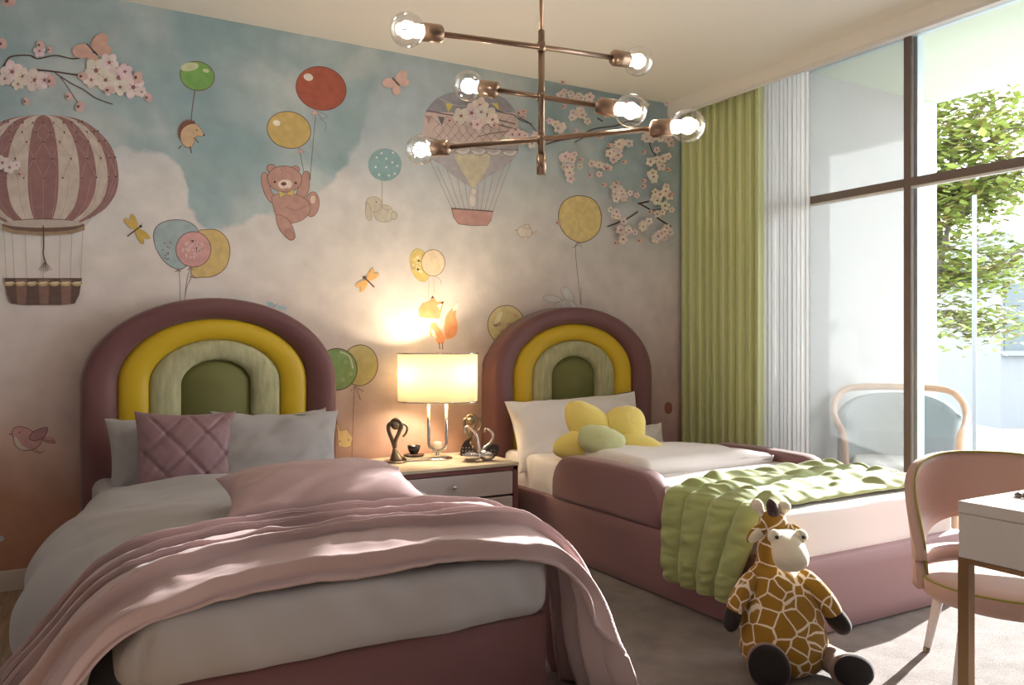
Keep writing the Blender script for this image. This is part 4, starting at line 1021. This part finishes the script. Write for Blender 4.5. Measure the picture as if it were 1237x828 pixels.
# hedgehog with green balloon
f = Fig('printed_hedgehog_with_balloon', 200, 60, 3.45)
f.line([(122, 170), (112, 240), (106, 296)], (112, 84, 80), 1.2)
balloon(f, 132, 110, 72, 60, (112, 168, 78), .25, False, 1.2, (120, 96, 78)).ell(100, 72, 38, 18, (196, 204, 160), -.15, n=20).ell(168, 88, 14, 8, (196, 204, 160), .3, n=12)
pts = []
for i in range(40):
    a = 1.3+i/39*3.9; r = 52 if i % 2 else 44; pts.append((96+r*.95*cos(a), 345+r*1.1*sin(a)))
f.poly(pts+[(130, 330)], (122, 78, 62))
f.poly([(78, 402), (62, 372), (66, 338), (88, 316), (118, 308), (140, 320), (160, 354), (146, 362), (128, 362), (118, 390), (104, 408)], (200, 168, 130), 3, (100, 74, 66), .6)
f.ell(160, 356, 4, 4, (60, 44, 44), n=8).ell(130, 336, 3, 3, (60, 44, 44), n=8)
f.line([(118, 366), (138, 388)], (110, 76, 60), 1.2).line([(66, 400), (54, 414)], (110, 76, 60), 1.4).line([(102, 404), (108, 432)], (110, 76, 60), 1.4).done()
# bear with two balloons
f = Fig('printed_bear_with_balloons', 200, 60, 3.45)
f.line([(625, 275), (612, 420), (602, 545)], (120, 96, 92), .7, 4).line([(560, 430), (578, 520)], (120, 96, 92), .7)
balloon(f, 648, 162, 106, 90, (168, 74, 46), .3, False, .9, (110, 66, 60)).ell(595, 115, 20, 15, (226, 216, 208), .3, n=16)
f.poly([(622, 248), (606, 270), (636, 272)], (206, 160, 160), 0, (120, 80, 80), .5).line([(630, 255), (672, 275), (655, 290), (635, 265)], (120, 80, 80), .5, 4).line([(640, 285), (668, 310), (664, 340)], (120, 80, 80), .5, 4)
balloon(f, 514, 335, 92, 76, (196, 168, 92), .25, False, .9, (110, 84, 74)).ell(463, 306, 16, 12, (232, 222, 206), .3, n=14)
f.poly([(558, 410), (554, 432), (578, 430)], (206, 160, 160), 0, (120, 80, 80), .5)
bb = (184, 140, 130); bo_ = (124, 86, 80)
f.poly([(400, 525), (412, 512), (425, 530), (440, 590), (455, 610), (445, 640), (420, 615), (402, 570)], bb, 3, bo_, .7)          # left arm
f.poly([(600, 540), (598, 512), (575, 512), (558, 560), (545, 610), (570, 625), (595, 590)], bb, 3, bo_, .7)                    # right arm
f.ell(610, 645, 30, 52, bb, .1, bo_, .7).ell(614, 626, 11, 17, (220, 200, 184), .1, n=16)
f.poly([(445, 610), (500, 600), (560, 610), (598, 640), (600, 680), (560, 715), (500, 725), (465, 700), (448, 650)], bb, 4, bo_, .7)
f.poly([(462, 690), (500, 700), (525, 730), (540, 780), (520, 795), (490, 770), (468, 735)], bb, 4, bo_, .7).ell(516, 772, 16, 24, (176, 132, 122), -.7, bo_, .5, n=18)
f.ell(440, 495, 18, 16, bb, 0, bo_, .7, n=18).ell(540, 500, 18, 15, bb, 0, bo_, .7, n=18)
f.ell(496, 540, 72, 54, bb, .08, bo_, .8)
f.ell(498, 562, 30, 20, (226, 208, 196), 0, n=20).ell(492, 560, 12, 8, (110, 66, 70), 0, n=12).ell(455, 552, 5, 5, (80, 54, 54), n=10).ell(542, 556, 5, 5, (80, 54, 54), n=10).line([(490, 570), (500, 582), (512, 574)], bo_, .6, 3)
f.line([(478, 500), (490, 510), (480, 520)], bo_, .5).line([(500, 655), (540, 670), (590, 650)], bo_, .5, 4)
f.poly([(470, 588), (500, 600), (535, 582), (532, 610), (502, 604), (476, 618)], (206, 184, 96), 0, (120, 100, 60), .5).done()
# rabbit with dotted balloon
f = Fig('printed_rabbit_with_balloon', 200, 60, 3.45)
f.line([(902, 545), (902, 640)], (150, 130, 122), .6)
balloon(f, 914, 480, 69, 67, (134, 172, 178), 0, False, .5, (130, 160, 164))
for x, y in ((880, 450), (900, 432), (920, 455), (948, 430), (875, 490), (890, 522), (920, 490), (945, 470), (955, 518), (930, 525), (965, 485)): f.ell(x, y, 4.5, 4.5, (220, 224, 218), n=8)
rb, rbo = (198, 190, 174), (156, 144, 132)
f.poly([(862, 640), (900, 645), (935, 655), (950, 690), (935, 715), (900, 718), (872, 700)], rb, 4, rbo, .6).ell(868, 645, 34, 32, rb, .3, rbo, .6).poly([(838, 640), (850, 650), (860, 700), (845, 712), (832, 680)], rb, 4, rbo, .6).ell(952, 692, 13, 17, rb, 0, rbo, .6, n=16).ell(878, 636, 3, 3, (90, 76, 72), n=8).line([(895, 642), (910, 665), (935, 668)], rbo, .6, 3).done()
# three-balloon bunch above the near headboard
f = Fig('printed_balloon_bunch', 0, 200, 3.45)
f.line([(745, 440), (750, 500), (750, 640)], OUT, .6, 3).line([(790, 435), (775, 500), (765, 640)], OUT, .6, 3).line([(800, 465), (775, 520), (762, 640)], OUT, .6, 3)
f.poly([(640, 290), (660, 248), (710, 228), (770, 230), (815, 255), (830, 300), (815, 370), (770, 425), (738, 432), (690, 405), (652, 350)], (156, 176, 180), 4, OUT, .9).spots(700, 350, 25, 50, 12, 4, (150, 120, 128))
f.poly([(820, 290), (860, 268), (910, 272), (948, 310), (958, 365), (940, 425), (895, 460), (840, 466), (796, 452)], (204, 176, 104), 4, OUT, .9)
f.ell(806, 350, 73, 74, (206, 150, 148), 0, OUT, .9).spots(800, 345, 50, 42, 40, 5, (222, 186, 182))
for x, y in ((742, 438), (793, 430), (802, 462)): f.poly([(x, y-6), (x-14, y+6), (x, y+3), (x+14, y+6)], (170, 130, 134), 0, OUT, .4)
f.done()
# pennant balloon with lattice (cropG: origin 500,90, scale 4.357)
f = Fig('printed_hot_air_balloon', 500, 90, 4.357)
cx0 = 298
P2 = catmull([(90, 60), (100, 120), (125, 175), (160, 212), (200, 238), (260, 250), (330, 254), (400, 250), (430, 242)], 4)
cut = lambda y0, y1: [(y, w_) for y, w_ in P2 if y0 <= y <= y1]
def sect(y0, y1, c, s0=-1, s1=1):
    q = cut(y0, y1); f.poly([(cx0+w_*s0, y) for y, w_ in q]+[(cx0+w_*s1, y) for y, w_ in reversed(q)], c)
for x in range(-5, 6): f.line([(cx0+x*44, 440+(40 if abs(x) < 5 else 0)), (cx0+12+x*21, 716)], (164, 128, 124), .55)
f.poly([(cx0-242, 425), (cx0-150, 480), (cx0-60, 560), (cx0+10, 600), (cx0+80, 545), (cx0+180, 490), (cx0+245, 425)], (176, 172, 180))
f.poly([(cx0-90, 410), (cx0-75, 460), (cx0-25, 540), (cx0+8, 604), (cx0+50, 560), (cx0+95, 480), (cx0+105, 410)], (200, 192, 168))
sect(90, 225, (148, 148, 160)); sect(200, 370, (204, 184, 180)); sect(365, 425, (170, 166, 172))
for k in range(-6, 7):
    f.line([(cx0+k*42-40, 222), (cx0+k*42+30, 290), (cx0+k*42-30, 355)] if abs(k) < 5 else [(cx0, 300), (cx0+1, 301)], (108, 90, 92), .45)
    if abs(k) < 5: f.line([(cx0+k*42+44, 222), (cx0+k*42-28, 290), (cx0+k*42+32, 355)], (108, 90, 92), .45)
f.line([(cx0-232, 190), (cx0-100, 215), (cx0, 222), (cx0+110, 232), (cx0+236, 262)], (110, 84, 92), 1.3, 4).line([(cx0-250, 325), (cx0-120, 360), (cx0, 380), (cx0+140, 394), (cx0+252, 398)], (120, 96, 100), .8, 4)
for k in range(6): f.ell(cx0-205+k*82, 385+(k*3), 40, 32, (206, 200, 200), 0, (120, 104, 108), .5, a0=0, a1=pi, n=14).ell(cx0-205+k*82, 382+k*3, 30, 18, (184, 176, 180), a0=0, a1=pi, n=12)
f.line([(cx0-165, 125), (cx0-90, 160), (cx0-10, 165), (cx0+60, 160), (cx0+130, 152)], (206, 198, 190), .6, 4)
f.poly([(165, 150), (205, 160), (180, 200)], (212, 196, 96)).poly([(412, 155), (440, 148), (446, 190)], (212, 196, 96)).poly([(60, 215), (95, 222), (75, 262)], (176, 140, 140)).poly([(125, 222), (160, 225), (148, 272)], (110, 108, 116)).poly([(440, 160), (468, 168), (462, 205)], (176, 140, 140))
f.ell(308, 660, 18, 40, (220, 210, 204), 0, (170, 150, 146), .4, n=18).ell(312, 618, 17, 17, (222, 212, 206), 0, (170, 150, 146), .4, n=16)
f.poly([(196, 704), (416, 720), (404, 770), (385, 796), (300, 796), (235, 788), (208, 750)], (190, 144, 138), 0, (120, 84, 82), .6).line([(196, 706), (416, 722)], (110, 84, 84), 1.2).done()
f = Fig('printed_blossom_branch', 500, 90, 4.357, .008)
f.line([(400, 180), (470, 205), (520, 215), (560, 245), (620, 262)], (104, 88, 90), 1, 4).line([(360, 250), (450, 268), (550, 296)], (104, 88, 90), 1, 4).line([(330, 330), (420, 310), (560, 294)], (104, 88, 90), .8, 4)
for x, y, r in ((345, 165, 44), (300, 205, 52), (245, 220, 44), (380, 215, 50), (410, 240, 36), (330, 265, 32), (350, 200, 34), (515, 318, 32), (550, 318, 30), (490, 345, 28), (575, 350, 26)): f.blossom(x, y, r)
for x, y, r in ((190, 245, 18), (555, 205, 20), (575, 225, 14), (425, 270, 18)): f.bud(x, y, r)
f.done()
# blossoms, upper right (cropF: origin 610,90 scale 3.764)
f = Fig('printed_blossom_branch', 610, 90, 3.764, .010)
dk = (92, 82, 86)
f.line([(180, 320), (250, 300), (330, 285), (400, 250), (500, 235), (560, 215), (620, 225)], dk, 1.8, 5).line([(310, 312), (380, 275)], dk, 1.2).line([(60, 200), (110, 225), (150, 280)], dk, 1.1, 4).line([(500, 310), (470, 355)], dk, 1.3).line([(495, 325), (480, 370)], dk, 1)
f.line([(645, 290), (665, 350), (710, 400)], dk, 1.2, 4).line([(415, 200), (440, 215)], dk, 2).line([(600, 585), (660, 620), (690, 655), (750, 692)], dk, 1.8, 4).line([(600, 625), (545, 660), (460, 694)], dk, 1.6, 4).line([(600, 590), (650, 578)], dk, 2).line([(660, 620), (720, 610)], dk, .8).line([(560, 225), (590, 240)], dk, 1)
rr = random.Random(11)
for cx_, cy_, sx, sy, n_ in ((290, 95, 60, 25, 9), (350, 180, 60, 30, 9), (230, 235, 50, 30, 9), (270, 400, 45, 60, 15), (430, 420, 45, 30, 8), (500, 370, 40, 30, 6), (640, 300, 40, 20, 6), (525, 320, 25, 40, 6), (690, 400, 40, 40, 10), (520, 545, 60, 35, 14), (700, 560, 45, 35, 10), (540, 715, 35, 35, 9), (620, 700, 20, 25, 5), (710, 725, 35, 35, 9), (490, 635, 30, 18, 5), (100, 300, 50, 25, 7), (640, 470, 40, 30, 6), (700, 640, 30, 25, 3), (600, 140, 90, 20, 4), (700, 300, 25, 40, 4)):
    for _ in range(n_): f.blossom(cx_+rr.gauss(0, sx*.55), cy_+rr.gauss(0, sy*.55), rr.uniform(13, 23))
for x, y in ((250, 155), (245, 45), (70, 178), (415, 292), (325, 395), (445, 435), (522, 405), (370, 465), (430, 508), (490, 500), (610, 490), (610, 515), (720, 440), (485, 770), (592, 760), (222, 680), (720, 230), (735, 550), (740, 320), (455, 330), (610, 360), (640, 630), (300, 265)): f.bud(min(x, 738), y, 13)
f.done()
# yellow balloon, little bird, bunny ears, far-headboard balloons
f = Fig('printed_yellow_balloon', 610, 90, 3.764)
f.line([(335, 765), (320, 800), (345, 1050)], OUT, .6, 4)
f.poly([(340, 552), (395, 565), (428, 605), (438, 660), (425, 715), (385, 752), (340, 765), (290, 742), (255, 700), (243, 645), (258, 590), (295, 560)], (214, 192, 124), 4, (110, 88, 80), .9).line([(340, 765), (305, 790), (335, 775), (352, 790), (340, 765)], OUT, .5).done()
f = Fig('printed_white_bird', 380, 240, 3.45)
f.poly([(845, 130), (860, 118), (890, 108), (905, 140), (895, 160), (865, 162), (848, 150)], (216, 208, 198), 3, (150, 130, 124), .5).poly([(870, 160), (892, 160), (880, 186)], (220, 212, 202), 0, (150, 130, 124), .4).poly([(872, 125), (886, 104), (896, 125)], (220, 212, 202), 0, (150, 130, 124), .4).line([(904, 142), (930, 138)], (190, 140, 140), .8).line([(904, 146), (928, 152)], (190, 140, 140), .6).ell(840, 132, 4, 3, (190, 130, 120), n=8).done()
f = Fig('printed_rabbit_ears', 570, 350, 3.185)
f.ell(310, 36, 36, 13, (206, 204, 206), .15, (150, 146, 150), .5).ell(368, 20, 18, 36, (206, 204, 206), -.6, (150, 146, 150), .5).ell(362, 65, 40, 24, (206, 204, 206), 0, (150, 146, 150), .5).line([(420, -10), (420, 62)], (130, 110, 120), .6).done()
f = Fig('printed_spotted_balloon', 570, 350, 3.185)
f.poly([(65, 240), (45, 270), (42, 300), (60, 335), (100, 360), (130, 300), (110, 230)], (186, 138, 128), 4, OUT, .8).spots(75, 290, 25, 50, 12, 5, (204, 180, 140))
f.ell(132, 136, 71, 75, (206, 192, 136), 0, OUT, .9).spots(132, 140, 60, 62, 12, 8, (200, 156, 136)).ell(102, 110, 9, 28, (226, 216, 180), .5, n=16)
f.poly([(40, 490), (74, 466), (74, 500), (60, 512)], (190, 130, 60), 0, (120, 70, 50), .6).done()
# fox with two balloons (cropD)
f = Fig('printed_fox_with_balloons', 380, 240, 3.45)
f.line([(476, 345), (474, 420)], (190, 160, 130), .5).line([(496, 325), (500, 400)], (190, 160, 130), .5)
f.ell(440, 278, 40, 70, (216, 190, 100), -.25, (170, 140, 90), .5).spots(432, 285, 24, 52, 18, 4.5, (236, 226, 196))
f.ell(494, 268, 49, 55, (232, 210, 176), 0, (120, 92, 84), .7).line([(497, 322), (525, 340), (525, 358)], (170, 120, 100), .5, 3)
ox = (226, 142, 76)
f.poly([(545, 580), (540, 540), (548, 490), (575, 455), (598, 428), (588, 480), (596, 530), (588, 570), (560, 586)], ox, 4).poly([(575, 455), (598, 428), (592, 465), (575, 470)], (236, 224, 206))
f.poly([(488, 515), (505, 520), (530, 555), (545, 585), (535, 605), (515, 605), (505, 590), (500, 565), (485, 575), (480, 550)], ox, 3).poly([(484, 540), (498, 550), (510, 580), (500, 585), (488, 570)], (238, 224, 200))
f.line([(518, 600), (522, 628)], (110, 66, 50), 1).line([(532, 600), (534, 630)], (110, 66, 50), 1)
f.poly([(435, 490), (432, 460), (450, 436), (478, 428), (492, 404), (508, 430), (538, 428), (528, 470), (520, 500), (480, 508)], ox, 0).poly([(428, 498), (460, 498), (515, 502), (500, 516), (460, 518), (436, 510)], (240, 230, 212), 3).poly([(510, 445), (530, 438), (522, 466)], (238, 226, 206)).poly([(484, 416), (492, 404), (498, 416)], (90, 56, 48)).poly([(524, 434), (540, 427), (534, 442)], (90, 56, 48)).done()
# green and tan balloons with a cat, right of the near headboard (crop395,400 scale 5.173)
f = Fig('printed_balloons_with_cat', 395, 400, 5.173)
f.line([(172, 345), (165, 480), (155, 800)], (130, 90, 76), .7, 4)
f.ell(205, 215, 112, 128, (184, 172, 110), .1, (96, 74, 60), 1).line([(172, 345), (230, 380), (190, 360), (210, 435), (172, 345), (150, 375)], (100, 70, 60), .6)
f.ell(62, 240, 126, 130, (126, 158, 96), 0, (80, 60, 50), 1).line([(80, 130), (140, 160), (162, 235)], (190, 196, 166), 2.2, 4)
for x, y in ((115, 195), (100, 305), (150, 268)): f.ell(x, y, 14, 14, (150, 172, 120), n=14)
f.poly([(60, 560), (82, 625), (125, 615), (160, 665), (150, 720), (110, 730), (70, 720)], (216, 190, 128), 0, (140, 96, 80), .6).ell(80, 690, 5, 5, (120, 90, 70), n=8).ell(134, 682, 5, 5, (120, 90, 70), n=8).done()
# small things: pink bird low on the left, blue specks
f = Fig('printed_pink_bird', 0, 480, 6.9)
f.line([(75, 308), (102, 308)], (96, 70, 66), 1.2).line([(265, 440), (320, 465), (372, 452)], (96, 70, 66), .8, 3).line([(290, 430), (330, 462)], (96, 70, 66), .6)
f.ell(410, 365, 55, 16, (176, 126, 126), .25, (96, 70, 66), .6).ell(400, 348, 50, 12, (196, 140, 136), .1, (120, 84, 80), .5)
f.poly([(100, 300), (115, 260), (160, 246), (220, 256), (265, 282), (340, 330), (356, 350), (330, 400), (285, 432), (210, 446), (150, 425), (122, 390), (112, 340)], (184, 134, 134), 4, (96, 70, 66), .8)
f.poly([(118, 330), (150, 350), (180, 400), (240, 430), (200, 443), (150, 422), (124, 385)], (196, 180, 168), 3)
f.poly([(245, 340), (262, 300), (310, 272), (392, 252), (390, 295), (360, 340), (300, 362), (258, 358)], (164, 116, 120), 3, (96, 70, 66), .8).ell(163, 293, 6, 6, (70, 50, 50), n=10).done()
f = Fig('printed_blue_leaf', 0, 0, 1)
f.ell(0, 651, 5, 3.5, (170, 184, 190), 0, n=12).ell(327, 368, 6, 3, (160, 190, 200), .4, n=12).ell(340, 372, 7, 2.5, (160, 190, 200), .2, n=12).line([(330, 372), (335, 367)], (110, 84, 84), .6).done()
f = Fig('printed_red_balloon', 570, 350, 3.185)
f.ell(756, 456, 14, 22, (150, 84, 64), 0, (110, 60, 50), .6).done()
